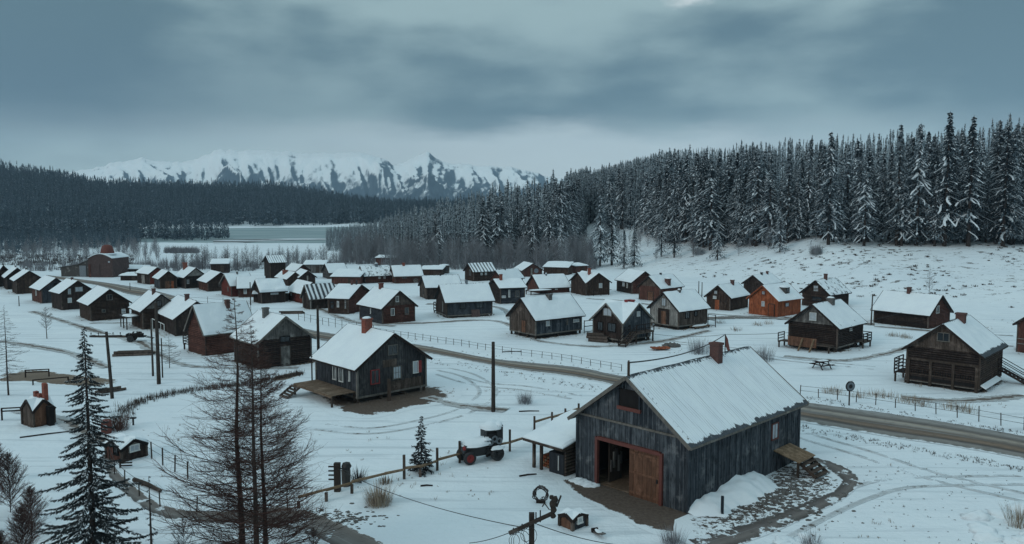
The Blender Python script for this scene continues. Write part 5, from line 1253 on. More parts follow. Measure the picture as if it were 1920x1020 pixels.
# three foreground larches
larch = lambda g: (1 - g) ** .85 * (.8 + .2 * min(1, g * 3)) * (.75 + .5 * abs(math.sin(g * 37))) + .02
for px, ty, d, lb, sd, sprd in ((436, 560, 33, 'reddish bare larch, leftmost of the three rising by the forked path', 11, .235), (466, 615, 32, 'reddish bare larch, middle one of the three rising by the forked path', 12, .21), (482, 655, 33.5, 'reddish bare larch, rightmost of the three rising by the forked path', 13, .26)):
    x = (px - 960) / F * d; hh = hgt(px, ty, Vector((x, d, 0)))
    put_bare('larch_tree', (x, d, 0), hh, sd, lb, group='bare larches by the forked path', twig=M_TWIG, n=104, spread=sprd * 1.35, base=.06, up=.35, droop=.22, sub=13, ter=6, tr=.0125, fine=.58, prof=larch, curl=.13, twl=1.35)
# foreground spruce with thin needles
def thin_spruce(p, h, seed, label, n=150, spread=.165, needle=.16, name='spruce_tree', base=.05, snowy=0, dens=1.0):
    rg = random.Random(seed); t = MB(); c = MB(); t.tube([(0, 0, -.5), (0, 0, h * .5), (0, 0, h)], [h * .012 + .02, h * .007 + .01, .01], 7)
    for b in range(n):
        f = base + (1 - base) * ((b + rg.random()) / n) ** 1.12; z = f * h; a = b * 2.399 + rg.uniform(-.5, .5); g = f
        L = h * spread * ((1 - g) ** .95 + .015) * rg.choice((.5, .7, .85, 1, 1.1)) * rg.uniform(.85, 1.15); out = Vector((math.cos(a), math.sin(a), 0)); d = (out + UP * rg.uniform(-.25, .2)).normalized(); q = Vector((0, 0, z)); P_ = [q]; D_ = []
        for i in range(5):
            d = (d + Vector((rg.uniform(-.1, .1), rg.uniform(-.1, .1), (-.12 if i < 3 else .14)))).normalized(); q = q + d * L / 5; P_.append(q); D_.append(d)
        c.ci = 0; c.cr = rg.random() * .3; c.tube(P_, [.016, .014, .012, .01, .007, .004], 3, False)
        kk = max(4, int(L / needle * 2.6 * dens))
        for s in range(kk):
            tt = .12 + .88 * (s + rg.random()) / kk; i = min(4, int(tt * 5)); e = P_[i].lerp(P_[i + 1], tt * 5 - i); sd = D_[i].cross(UP).normalized() * rg.choice((-1, 1))
            dd = (D_[i] * rg.uniform(.5, 1) + sd * rg.uniform(.2, .9) + UP * rg.uniform(-.55, .15)).normalized(); ll = needle * rg.uniform(.9, 2.2) * (1.25 - .6 * tt) * (1.15 - .55 * f)
            c.ci = 0; c.cr = rg.random(); rhomb(c, e + dd * ll * .5, dd, (UP + sd * rg.uniform(-.8, .8)).normalized(), ll, ll * .28); rhomb(c, e + dd * ll * .4 - UP * .03, (dd - UP * .5).normalized(), sd, ll * .9, ll * .26)
            if rg.random() < snowy: c.ci = 1; c.cr = rg.random(); rhomb(c, e + dd * ll * .5 + UP * .025, dd, UP, ll * .7, ll * .2)
    r = empty(name, p, 0, label, 'tree'); t.build('trunk', M_BARK, r); c.build('crown', [M_FIR, M_TSNOW], r); return r
d = 31; x = (150 - 960) / F * d; thin_spruce((x, d, 0), hgt(150, 612, Vector((x, d, 0))), 21, 'tall dark sparse spruce beside the fenced footpath', n=300, spread=.25, snowy=.22, needle=.13, dens=2.2)
d = 30; x = (262 - 960) / F * d; thin_spruce((x, d, 0), hgt(262, 893, Vector((x, d, 0))), 22, 'thin nearly bare young spruce beside the tall dark one', n=46, spread=.13, needle=.09, dens=.5)
g = gp(790, 884); thin_spruce(g, hgt(790, 780, g), 23, 'little green spruce sapling behind the rail fence', n=95, spread=.30, needle=.17, snowy=.22, dens=1.6)
g = gp(16, 741); put_bare('bare_tree', g, hgt(16, 572, g), 31, 'thin bare conifer standing by the brown grass bank', n=75, spread=.27, base=.18, up=.0, droop=.18, sub=8, ter=2, tr=.010, fine=.7)
g = gp(88, 635); put_bare('bare_tree', g, hgt(85, 575, g), 32, 'small bare tree alone in the snow before the left cabins', n=40, spread=.42, base=.25, up=.7, sub=7, ter=3, tr=.014)
g = gp(318, 690); put_bare('bare_tree', g, 3.2, 33, 'small leaning bare tree behind the triple poles', n=44, spread=.5, base=.1, up=.1, sub=6, ter=2, tr=.012, droop=.1)
g = gp(1742, 552); put_bare('bare_tree', g, hgt(1742, 503, g), 34, 'bare grey tree standing behind the long side-on cabin', n=40, spread=.4, base=.08, up=1.3, sub=6, ter=3, tr=.010, twig=M_GTWIG, bark=M_GTWIG)
for i, (px, by, ty, up) in enumerate([(380, 506, 458, .9), (398, 507, 468, .9), (428, 508, 458, .9), (446, 507, 462, .8), (462, 506, 456, .8), (470, 507, 470, .8), (540, 498, 462, .9), (552, 497, 470, .9), (612, 492, 455, .8), (626, 494, 462, .8), (640, 492, 468, .8), (280, 506, 476, .9), (268, 505, 484, .9), (230, 504, 476, .9), (330, 505, 478, .9), (345, 506, 476, .9), (360, 507, 474, .9), (312, 505, 482, .9), (488, 504, 478, .9), (150, 500, 484, .9), (100, 502, 490, .9), (75, 500, 488, .8), (18, 490, 470, .8)]):
    g = gp(px, by); put_bare('bare_tree', g, hgt(px, ty, g), 50 + i, 'bare grey tree in the row between the village and the frozen lake', group='bare trees before the lake', n=44, spread=.34, base=.12, up=up, sub=6, ter=3, tr=.012, fine=1.6, twig=M_GTWIG)
for i, (px, by, ty) in enumerate([(700, 494, 462), (735, 498, 465), (772, 498, 458), (812, 500, 462), (850, 500, 455), (905, 500, 452), (935, 498, 450), (985, 498, 452), (1005, 500, 462), (1075, 500, 470), (1095, 488, 440), (1385, 480, 445), (1300, 482, 440), (1440, 470, 430), (1230, 490, 465), (880, 500, 468), (760, 490, 440), (1105, 505, 470)]):
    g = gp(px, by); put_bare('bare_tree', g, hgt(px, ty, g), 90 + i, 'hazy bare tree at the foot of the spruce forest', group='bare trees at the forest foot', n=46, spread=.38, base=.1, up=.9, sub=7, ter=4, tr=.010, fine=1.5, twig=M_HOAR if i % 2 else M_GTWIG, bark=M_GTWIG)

THK = []
for i in range(5):
    t_, c_ = bare_tree(7, 700 + i, n=36, spread=.36, base=.08, up=1.0, sub=6, ter=4, tr=.011, fine=2.0)
    b0 = len(c_.v); c_.v += t_.v
    for f_ in t_.f: c_.face([q + b0 for q in f_])
    THK.append(raw(c_, 'bare_thicket_tree', M_HOAR if i % 2 else M_HOAR2))
pts = []
for _ in range(520):
    px = rng.uniform(640, 1110); q = gp(px, rng.uniform(484, 505) if px > 720 else rng.uniform(478, 495)); pts.append((q.x, q.y, q.z - .1, rng.uniform(.6, 1.35)))
for _ in range(110):
    px = rng.uniform(330, 640); q = gp(px, rng.uniform(492, 508)); pts.append((q.x, q.y, q.z - .1, rng.uniform(.4, .9)))
for _ in range(260): px = rng.uniform(-60, 300); q = gp(px, rng.uniform(462, 492)); pts.append((q.x, q.y, q.z - .1, rng.uniform(.4, .85)))
for _ in range(70): px = rng.uniform(1120, 1480); q = gp(px, rng.uniform(440, 470)); pts.append((q.x, q.y, q.z - .1, rng.uniform(.5, 1.0)))
scatter_stuff('deciduous_thicket', pts, THK, seed=8)
# --- bushes, tufts, heath
def tuft(c, n, h, r, rg, lean=.35, w=.012):
    for _ in range(n):
        a = rg.random() * 6.283; q = Vector((math.cos(a), math.sin(a), 0)); p = q * (r * rg.random() ** .7 * .55); hh = h * rg.uniform(.25, 1.1) * (1 - .3 * rg.random()); t1 = p + q * lean * hh * rg.uniform(.1, .7) + UP * hh; sd = Vector((-q.y, q.x, 0)) * w
        c.cr = rg.random(); m_ = p.lerp(t1, .55) + UP * hh * .12; c.poly([p - sd, p + sd, m_ + sd * .8, m_ - sd * .8]); c.poly([m_ - sd * .8, m_ + sd * .8, t1])
def put_tuft(px, py, h, r, label, n=160, m_=None, name='grass_tuft', cat='grass tuft', group=None, w=.012, seed=0, lean=.5):
    c = MB(); tuft(c, n, h, r, random.Random(px * 7 + py), lean, w); g = gp(px, py); o = c.build(name, m_ or M_STRAW, loc=g); return tag(o, label, cat, group)
put_tuft(710, 945, 1.15, 1.3, 'big clump of straw-coloured grass by the rail fence', 650, w=.009, lean=1.1)
put_tuft(985, 756, 1.2, 1.1, 'round pale dry bush alone in the snow near the plain pole', 330, M_HOAR2, 'dry_bush', 'bush', lean=1.0, w=.008)
put_tuft(222, 806, 1.5, 1.3, 'reddish dry bush by the rust-red barrel', 380, M_TWIG, 'dry_bush', 'bush', lean=.95, w=.009)
put_tuft(1262, 1022, .95, 1.1, 'grey dry bush at the bottom edge before the barn yard', 300, M_HOAR2, 'dry_bush', 'bush', lean=.9, w=.008)
put_tuft(1520, 1024, .7, .9, 'grey dry bush at the bottom edge, right of the curved track', 200, M_HOAR2, 'dry_bush', 'bush', lean=.9, w=.008)
put_tuft(1912, 985, 1.3, 1.2, 'brown dry bush at the edge of the lumpy snow', 260, M_STRAW, 'dry_bush', 'bush', lean=.9, w=.008)
put_tuft(1310, 662, 2.2, 2.4, 'bare pale bush behind the barn ridge, left one', 300, M_HOAR2, 'dry_bush', 'bush', lean=.6, w=.010)
put_tuft(1432, 676, 2.0, 2.0, 'bare pale bush behind the barn ridge, right one', 260, M_HOAR2, 'dry_bush', 'bush', lean=.6, w=.010)
put_tuft(672, 902, .9, .9, 'scruffy brown weed beside the thick grey post', 160, M_DTWIG, 'dry_bush', 'bush', lean=.8)
put_tuft(722, 905, .5, .8, 'low brown tuft at the left end of the rail fence', 130)
put_tuft(1530, 478, 2.6, 2.6, 'low snowy bush at the forest foot near the tall spruce', 500, M_HOAR, 'dry_bush', 'bush', lean=.5, w=.03)
put_tuft(1310, 478, 2.4, 3.2, 'snow-dusted bush at the forest foot near the very broad spruce', 500, M_HOAR, 'dry_bush', 'bush', lean=.6, w=.03)
for i, (px, py) in enumerate([(1640, 742), (1665, 745), (1690, 752), (1710, 755), (1570, 738), (1555, 735), (1800, 768), (1815, 772), (1612, 744), (1730, 760), (1780, 766), (1350, 606), (1420, 610), (1440, 608), (1690, 632), (1672, 630), (1700, 634), (1380, 620)]):
    put_tuft(px, py, .7, 1.5, 'straw-coloured grass tuft growing along the far road verge or cottage lane', 75, group='grass tufts along the verges', w=.012, lean=.9)
for i, (px, py, h_) in enumerate([(-5, 905, 2.4), (20, 960, 3.2), (60, 1010, 2.6), (-30, 1000, 3.4), (45, 1075, 3.0), (5, 1130, 3.0)]):
    g = gp(px, py); lbl = ['bushy twigs cut off by the left edge', 'upright brown bush at the lower left edge', 'spread brown bush in the lower left corner', 'tall brown bush half out of frame at lower left', 'brown bush at the bottom left corner behind the tall spruce', 'lowest brown bush in the bottom left corner'][i]
    put_bare('bare_bush', g, h_, 140 + i, lbl, 'bush', n=105, spread=.6, base=.02, up=1.5, sub=9, ter=4, tr=.008, fine=.7, twig=M_TWIG)
g = gp(588, 1040); put_bare('bare_bush', g, 1.3, 160, 'small brown bush at the bottom edge by the forked path', 'bush', n=40, spread=.6, base=.02, up=1.6, sub=6, ter=3, tr=.008, fine=.7)
g = gp(345, 1060); put_bare('bare_bush', g, 2.2, 161, 'bare bush under the larches at the bottom edge', 'bush', n=40, spread=.6, base=.02, up=1.3, sub=6, ter=3, tr=.008, fine=.7)
# stuff: heath and grass no one could count
HP0 = []
def scrub(name, pts, mats, h, n, w, r=.6, lean=.5):
    c = MB(); rg = random.Random(len(pts))
    for x, y, s in pts:
        b0 = len(c.v); tuft(c, n, h * s, r * s, rg, lean, w); z = hz(x, y)
        for i in range(b0, len(c.v)): v = c.v[i]; c.v[i] = (v[0] + x, v[1] + y, v[2] + z)
    return tag(c.build(name, mats), kind='stuff')
hp = []
line = smooth([gp(*q) for q in [(222, 795), (238, 768), (275, 750), (330, 738), (400, 728), (470, 720), (530, 708), (562, 702)]], 14)
for i in range(len(line) - 1):
    for k in range(5): q = line[i].lerp(line[i + 1], rng.random()); hp.append((q.x + rng.gauss(0, .35), q.y + rng.gauss(0, .5), rng.uniform(.5, 1.3)))
scrub('dark_heath', hp, M_REED, .5, 9, .012)
hp = []
for _ in range(900):
    x = rng.uniform(10, 115); y = rng.uniform(118, 185)
    s = y - float(lerpx(x, [0, 35, 72, 150], [245, 192, 119, 110]))
    if s < 3 or s > 75 or noise.noise(Vector((x * .09, y * .09, 2))) < .02: continue
    hp.append((x, y, rng.uniform(.4, 1.25)))
scrub('slope_grass', hp, M_REED, .42, 26, .05, 1.0, .9)
hp = []
for a, b, n in (((1494, 800), (1920, 880), 190), ((1500, 744), (1920, 814), 150), ((800, 672), (1130, 730), 110), ((700, 640), (1160, 700), 110)):
    for _ in range(n):
        u = rng.random(); q = gp(a[0] + (b[0] - a[0]) * u, a[1] + (b[1] - a[1]) * u + rng.uniform(-4, 7)); hp.append((q.x, q.y, rng.uniform(.25, .9)))
for _ in range(160): q = gp(rng.uniform(1500, 1900), rng.uniform(870, 1020)); hp.append((q.x, q.y, rng.uniform(.1, .35)))
scrub('verge_grass', hp, M_REED, .26, 7, .012, .4, .9)
hp = []
for _ in range(420):
    px = rng.uniform(640, 1120); q = gp(px, rng.uniform(490, 506) if px > 720 else rng.uniform(486, 496)); hp.append((q.x, q.y, rng.uniform(.6, 1.3)))
for _ in range(360): px = rng.uniform(40, 640); q = gp(px, rng.uniform(496, 509)); hp.append((q.x, q.y, rng.uniform(.4, 1.0)))
for _ in range(160): q = gp(rng.uniform(310, 372), rng.uniform(471, 475)); hp.append((q.x, q.y, rng.uniform(.4, .9)))
yp = []
for k_, q_ in D.items():
    if k_ in ('barn', 'kennel', 'hut', 'shack'): continue
    x_, y_, th_, w_, l_ = q_[:5]; c_, s_ = math.cos(th_), math.sin(th_)
    for _ in range(int(46 if y_ < 125 else 22)):
        sd_ = rng.randrange(4); t1_ = rng.uniform(-1, 1); e_ = abs(rng.gauss(.25, .45)) + .1
        u_, v_ = ((t1_ * (w_ / 2 + e_), -l_ / 2 - e_), (t1_ * (w_ / 2 + e_), l_ / 2 + e_), (w_ / 2 + e_, t1_ * l_ / 2), (-w_ / 2 - e_, t1_ * l_ / 2))[sd_]
        yp.append((x_ + c_ * u_ - s_ * v_, y_ + s_ * u_ + c_ * v_, rng.uniform(.3, 1.2)))
for _ in range(60):                                        # loose patches in the open snow
    q = gp(rng.uniform(20, 1900), rng.uniform(600, 1010)); n_ = rng.randrange(3, 14)
    if -1 < q.x < 22 and 38 < q.y < 58: continue
    for _k in range(n_): yp.append((q.x + rng.gauss(0, 1.3), q.y + rng.gauss(0, .9), rng.uniform(.2, .8)))
scrub('yard_weeds', yp, M_STRAW, .32, 7, .012, .4, .9)
scrub('undergrowth', hp, M_HOAR2, 3.2, 26, .03, 2.2, .45)
hp = []
for _ in range(380): q = gp(rng.uniform(-40, 250), rng.uniform(478, 498)); hp.append((q.x, q.y, rng.uniform(.4, 1.0)))
scrub('lake_meadow_scrub', hp, M_DTWIG, 1.6, 18, .05, 3.0, .6)
# ------------------------------------------------------------------ poles, fences, small things
def pole(px, py, ty, r, label, cross=None, lean=0, name='utility_pole', cat='pole', group=None, m_=None):
    g = gp(px, py); h = hgt(px, ty, g); e = empty(name, g, 0, label, cat, group); t = MB(); t.cr = random.random()
    t.tube([(0, 0, -.4), (lean * h * .5, 0, h * .5), (lean * h, 0, h)], [r * 1.15, r, r * .85], 9); t.build('post', m_ or W['post'], e)
    if cross:
        L, z, yaw = cross; c = MB(); d = Vector((math.cos(yaw), math.sin(yaw), 0)) * L / 2; c.beam(Vector((lean * h, -.12, h - z)) - d, Vector((lean * h, -.12, h - z)) + d, .12, .14); o = c.build('crossarm', W['post'], e)
        for s in (-.9, -.45, .45, .9):
            i = MB(); q = Vector((lean * h, -.12, h - z)) + d * s; i.lathe([(0, .25), (.04, .24), (.05, .12), (.03, .1), (.02, 0)], 8, c=(q.x, q.y, q.z + .07)); i.build('insulator', M_STONE, o)
    return e, g, h
EM = []
pole(925, 772, 641, .15, 'plain weathered pole standing alone in the snow before the road')
pole(211, 747, 622, .13, 'slightly leaning dark pole with a crossarm, left of the triple poles', (2.6, .35, .1), lean=-.05)
pole(298, 720, 568, .16, 'tallest of the three poles standing together left of the larches')
pole(287, 705, 598, .09, 'thin pole just left of the tallest of the three poles', name='thin_pole')
pole(305, 708, 634, .06, 'thin short pole just right of the tallest of the three poles', name='thin_pole')
pole(597, 658, 573, .15, 'brown pole rising between the weathered log barn and the near cottage')
pole(1310, 553, 527, .08, 'thin pole up the slope above the pale plank cabin, left of two', name='thin_pole')
pole(1316, 556, 529, .08, 'thin pole up the slope above the pale plank cabin, right of two', name='thin_pole')
pole(1633, 610, 553, .09, 'thin dark pole at the left end of the long side-on cabin', name='thin_pole', lean=.02)
pole(470, 572, 529, .09, 'thin pole before the red double house', name='thin_pole')
pole(36, 574, 555, .07, 'short thin stick pole by the left cabins', name='thin_pole')
pole(244, 545, 530, .06, 'short thin pole on the snow beyond the road at left', name='thin_pole')
pole(727, 470, 440, .09, 'thin pale dead stem in the forest foot haze', name='thin_pole', m_=M_GTWIG) if False else None
# near pole with the slanting arm
d = 25.5; x = (998 - 960) / F * d; base = Vector((x, d, 0)); h = hgt(998, 962, base)
e = empty('utility_pole', base, 0, 'near pole with a slanting arm of insulators and loose wires, at the bottom edge', 'pole')
t = MB(); t.box((0, 0, h / 2 - .2), (.18, .18, h + .4)); t.build('post', W['post'], e)
a0 = Vector((-.75, -.17, h - .62)); a1 = Vector((.68, -.17, h + .06)); t = MB(); t.tube([a0, a1], .075, 8); arm = t.build('crossarm', W['post'], e)
t = MB(); q = a1 + Vector((.02, 0, .12))
for (dx, dz, rr) in ((0, -.2, .10), (.02, 0, .11), (.0, .2, .13), (.05, .34, .12), (-.05, .42, .08)): t.blob((q.x + dx, q.y, q.z + dz), (rr, rr, rr), .18, 3, 8, flat=False)
t.beam(q + Vector((.12, 0, .1)), q + Vector((.26, 0, .48)), .05); t.beam(q + Vector((-.12, 0, .0)), q + Vector((-.28, 0, .22)), .03); t.beam(q + Vector((-.28, 0, .22)), q + Vector((-.36, 0, .1)), .03); t.build('end_fitting', W['post'], arm)
for k in (.1, .3, .62, .72):
    t = MB(); q = a0.lerp(a1, k); t.tube([q + Vector((0, -.02, -.1)), q + Vector((0, -.02, .3 if k > .5 else .12))], .025, 6); t.build('pin', M_IRON, arm)
for k in range(5):
    t = MB(); q = a0.lerp(a1, .12 + .09 * k); rr = .16 + .05 * (k % 3); t.tube([q + Vector((rr * math.sin(s * .5) * 1.1, -.02, -.1 - rr * (1 - math.cos(s * .5)) * 1.4)) for s in range(14)], .010, 5, False); t.build('loose_wire', M_CABLE, arm)
armp = base + a0.lerp(a1, .3)
def cable(p, q, sag, label, r=.015, group=None):
    p, q = Vector(p), Vector(q); t = MB(); n = 18; t.tube([p.lerp(q, i / n) - UP * sag * 4 * (i / n) * (1 - i / n) for i in range(n + 1)], r, 5); return tag(t.build('cable', M_CABLE), label, 'cable', group)
# thick post cluster at the rail fence
g = gp(633, 921); e = empty('meter_post', g, 0, 'thick square grey post with short side arms by the start of the rail fence', 'post'); hh = hgt(633, 868, g)
t = MB(); t.box((0, 0, hh / 2 - .1), (.34, .3, hh + .2)); t.build('post', W['post'], e)
for k in range(4): t = MB(); t.box((-.32, 0, hh * (.42 + .15 * k)), (.36, .08, .07)); t.build('side_arm', W['dark'], e)
t = MB(); t.blob((.5, .1, hh * .86), (.28, .25, .26), .15, 3, 8, flat=False); t.build('side_fitting', M_IRON, e)
t = MB(); t.beam((0, 0, hh * .8), (.5, .1, hh * .8), .06); t.build('bracket', M_IRON, e)
g2 = gp(649, 911); t = MB(); t.lathe([(0, -.1), (.23, -.1), (.26, .4), (.27, .9), (.24, 1.1), (0, 1.12)], 12); o = t.build('tree_stump', W['grey'], loc=g2); tag(o, 'short upright grey stump between the thick post and a brown weed', 'stump')
cable(g + UP * hh * .8, armp, .35, 'long sagging wire from the thick grey post to the near pole')
q = gp(1200, 1035); cable(armp + Vector((.5, 0, .1)), q + UP * .3, .2, 'wire running from the near pole down to the right')
q = gp(880, 1050); cable(armp, q + UP * .8, .1, 'short wire running from the near pole to the lower left')
# cable from the barn peak
Hb = BARN; pk = local(Hb, (0, -Hb.b - .2, Hb.hr)); e = empty('cable_mast', pk, 0, 'short wooden mast on the barn gable peak holding a cable', 'mast')
t = MB(); t.box((0, 0, .35), (.13, .13, .9)); t.build('post', W['mid'], e); t = MB(); t.box((0, 0, .82), (.09, .09, .1)); t.build('insulator', M_STONE, e)
g = gp(1359, 676); e2 = empty('banner_pole', g, 0, 'pole with a drooping rust-red banner behind the barn ridge', 'pole'); hh = hgt(1357, 627, g)
t = MB(); t.tube([(0, 0, -.2), (0, 0, hh)], .05, 7); t.build('post', W['post'], e2)
t = MB(); t.prism([(0.02, 0, hh), (.28, 0, hh - .5), (.62, 0, hh - 2.1), (.3, 0, hh - 1.8), (.02, 0, hh - 1.2)], (0, 1, 0), .05); t.build('banner', M_RUST, e2)
cable(pk + UP * .75, g + UP * hh, .55, 'thick cable sagging from the barn peak to the banner pole', .045)
cable(g + UP * hh, gp(1700, 610) + UP * 2, .9, 'thin cable from the banner pole towards the far cabins', .02)
cable(gp(1169, 645) + UP * 2, g + UP * hh, .6, 'thin cable from the cross-gabled blue cabin to the banner pole', .02)
# rail fence, two runs
def rail_fence(pts, hs_, label, topr=.09, rz_=.62):
    P = [gp(*q) for q in pts]; o0 = P[0].copy(); e = empty('rail_fence', o0, 0, label, 'fence', 'rail fences near the barn'); 
    for p, hh in zip(P, hs_):
        if hh: t = MB(); q = p - o0; t.cr = random.random(); t.box((q.x, q.y, hh / 2 - .15), (.15, .15, hh + .3)); t.build('post', W['mid'], e)
    for a, b in zip(P[:-1], P[1:]):
        t = MB(); t.cr = random.random(); j = lambda: random.uniform(-.05, .05); t.tube([a - o0 + UP * (rz_ + j()), b - o0 + UP * (rz_ + j())], [topr, topr * .8], 7); t.build('rail', W['rail'], e)
rail_fence([(560, 952), (612, 940), (660, 925), (722, 908), (758, 898), (788, 894), (820, 882), (862, 868), (913, 856), (956, 846), (1000, 832)], [.35, .5, .5, 0, 1.45, .45, 1.4, 1.4, .5, 1.45, .9], 'long low rail fence running up from the forked path past the sapling and tractor')
rail_fence([(1002, 806), (1035, 795), (1060, 788), (1085, 778)], [1.0, .9, .9, .9], 'short rail fence behind the open shed beside the barn', rz_=.55)
# wire fences along the road
def wire_fence(pts, n, hh, label, jitter=.15, wires=(.5, .95), rad=.035, pm=None):
    P = smooth([gp(*q) for q in pts], 10); L = [0]
    for a, b in zip(P[:-1], P[1:]): L.append(L[-1] + (b - a).length)
    e = empty('wire_fence', P[0], 0, label, 'fence', 'fences along paths and road'); o0 = P[0]; pp = []
    for i in range(n):
        s = L[-1] * i / (n - 1); x_ = np.interp(s, L, [q.x for q in P]); y_ = np.interp(s, L, [q.y for q in P]); pp.append(Vector((x_, y_, 0)) - Vector((o0.x, o0.y, 0)))
    for p in pp: t = MB(); t.cr = random.random(); h_ = hh * random.uniform(1 - jitter, 1 + jitter); t.tube([p - UP * .2, p + UP * h_ + Vector((random.uniform(-.06, .06), 0, 0))], rad, 6); t.build('post', pm or W['post'], e)
    for k in wires: t = MB(); t.tube([p + UP * hh * k for p in pp], .014, 4, False); t.build('wire', M_CABLE, e)
    return e
wire_fence([(700, 624), (780, 636), (860, 648), (945, 662), (1040, 674), (1110, 686), (1165, 696)], 30, .7, 'wire fence of little dark posts along the upper road edge behind the cottage')
wire_fence([(1500, 742), (1590, 752), (1700, 768), (1800, 784), (1920, 806)], 12, .9, 'wire fence of thin stakes along the upper road edge at right', .35)
wire_fence([(560, 600), (600, 608), (650, 618), (700, 626)], 12, 1.1, 'wire fence along the road above the weathered log barn')
wire_fence([(266, 848), (290, 863), (312, 876), (330, 886), (352, 898)], 5, 1.05, 'short railing stepping down beside the tiny hut', .05, (.55, 1.0), .045)
wire_fence([(203, 850), (212, 885), (240, 915), (278, 940), (320, 955), (400, 962), (470, 962), (540, 958)], 9, .9, 'curving wire railing along the snowy footpath at lower left', .1, (.5, 1.0), .035)
wire_fence([(330, 568), (365, 572), (400, 574), (430, 578), (470, 584)], 6, 1.3, 'sparse wire fence behind the steep-roofed house', .2)
# sign post, picnic table
g = gp(1592, 760); e = empty('sign_post', g, R(15), 'dark round sign plate on a post beside the road at right', 'sign'); hh = hgt(1592, 714, g)
t = MB(); t.tube([(0, 0, -.2), (0, 0, hh - .3)], .06, 7); t.build('post', W['post'], e)
t = MB(); t.lathe([(0, -.04), (.42, -.04), (.44, 0), (.42, .04), (0, .04)], 16, c=(.05, 0, hh - .45), axis='Y'); t.build('round_plate', M_IRON, e)
t = MB(); t.lathe([(.18, -.075), (.34, -.075), (.34, -.045), (.18, -.045)], 16, c=(.05, 0, hh - .45), axis='Y'); t.build('plate_ring', M_TIN, e)
t = MB(); t.blob((.05, 0, hh - .02), (.32, .1, .12), .1); t.build('snow_cap', M_SNOW, e, smooth=True)
g = gp(1541, 691); e = empty('picnic_table', g, R(25), 'dark snow-dusted picnic table alone in the snow', 'table')
t = MB()
for i in range(5): t.box((0, -.36 + .18 * i, .76), (1.7, .16, .05))
t.build('tabletop', W['dark'], e)
for s in (-1, 1):
    t = MB(); t.box((0, s * .75, .45), (1.7, .26, .05)); t.build('bench_seat', W['dark'], e)
    for k in (-1, 1): t = MB(); t.beam((k * .6, s * .68, -.05), (k * .6, s * .16, .74), .09, .06); t.build('leg', W['dark'], e)
for k in (-1, 1): t = MB(); t.box((k * .6, 0, .42), (.08, 1.7, .08)); t.build('crossbar', W['dark'], e)
t = MB(); t.blob((.1, .05, .785), (.75, .38, .07), .2); t.build('snow_patch', M_SNOW, e, smooth=True)
# snowed-in tractor
g = gp(905, 862); e = empty('tractor', g, R(28), 'old snow-covered black tractor with a red front wheel behind the rail fence', 'tractor')
def wheel(c, r, w_, rimm, name='wheel'):
    t = MB(); t.lathe([(r * .62, -w_ / 2), (r * .92, -w_ / 2), (r, -w_ * .3), (r, w_ * .3), (r * .92, w_ / 2), (r * .62, w_ / 2)], 20, c=c, axis='Y'); o = t.build(name, M_IRON, e, smooth=True)
    t = MB(); t.lathe([(0, -w_ * .25), (r * .2, -w_ * .45), (r * .25, -w_ * .2), (r * .66, -w_ * .3), (r * .66, w_ * .3), (0, w_ * .3)], 16, c=c, axis='Y'); t.build('rim', rimm, o)
wheel((-1.15, -.55, .42), .42, .22, M_REDP); wheel((-1.15, .55, .42), .42, .22, M_IRON); wheel((.75, -.6, .45), .45, .3, M_IRON); wheel((.75, .6, .45), .45, .3, M_IRON)
t = MB(); t.box((-.45, 0, .88), (1.7, .8, .62)); t.box((-1.34, 0, .85), (.1, .86, .7)); t.build('engine_hood', M_IRON, e)
t = MB(); t.box((-1.41, 0, .86), (.05, .5, .4)); t.build('grille', M_TIN, e)
for s in (-1, 1):
    t = MB(); t.lathe([(0, -.06), (.13, -.06), (.15, .06), (0, .07)], 12, c=(-1.42, s * .3, 1.02), axis='X'); t.build('headlight', M_REDP, e)
t = MB(); t.box((-.1, -.02, .5), (2.4, .5, .25)); t.box((.5, 0, .62), (.9, 1.0, .3)); t.build('chassis', M_IRON, e)
t = MB(); t.box((.6, .08, 1.3), (1.0, .9, 1.5)); t.box((.98, 0, 1.75), (.42, 1.05, .95)); t.box((.2, -.1, 1.15), (.5, .7, .5), .3)
for i in range(6): t.beam((.2 + .12 * i, -.52, .9 + .1 * (i % 2)), (.25 + .1 * i, -.5, 1.75), .06)
t.build('rear_machinery', M_IRON, e)
for i in range(3): t = MB(); t.lathe([(.12, -.03), (.22, -.03), (.22, .03), (.12, .03), (.12, -.03)], 14, c=(.25 + .33 * i, -.56, 1.25 + .16 * (i % 2)), axis='Y'); t.build('pulley', M_TIN, e)
t = MB(); t.tube([(.0, -.3, 1.2), (-.02, -.32, 1.9)], .035, 6); t.build('exhaust_pipe', M_IRON, e)
t = MB(); t.blob((-.40, 0, 1.08), (1.18, .7, .46), .10); t.build('hood_snow', M_SNOW, e, smooth=True)
t = MB(); t.blob((.68, .03, 2.0), (.78, .7, .42), .10); t.blob((1.0, .0, 2.15), (.32, .6, .26), .1); t.blob((.1, -.3, 1.4), (.34, .4, .16), .15); t.blob((.7, -.72, .8), (.5, .2, .18), .2); t.build('machinery_snow', M_SNOW, e, smooth=True)
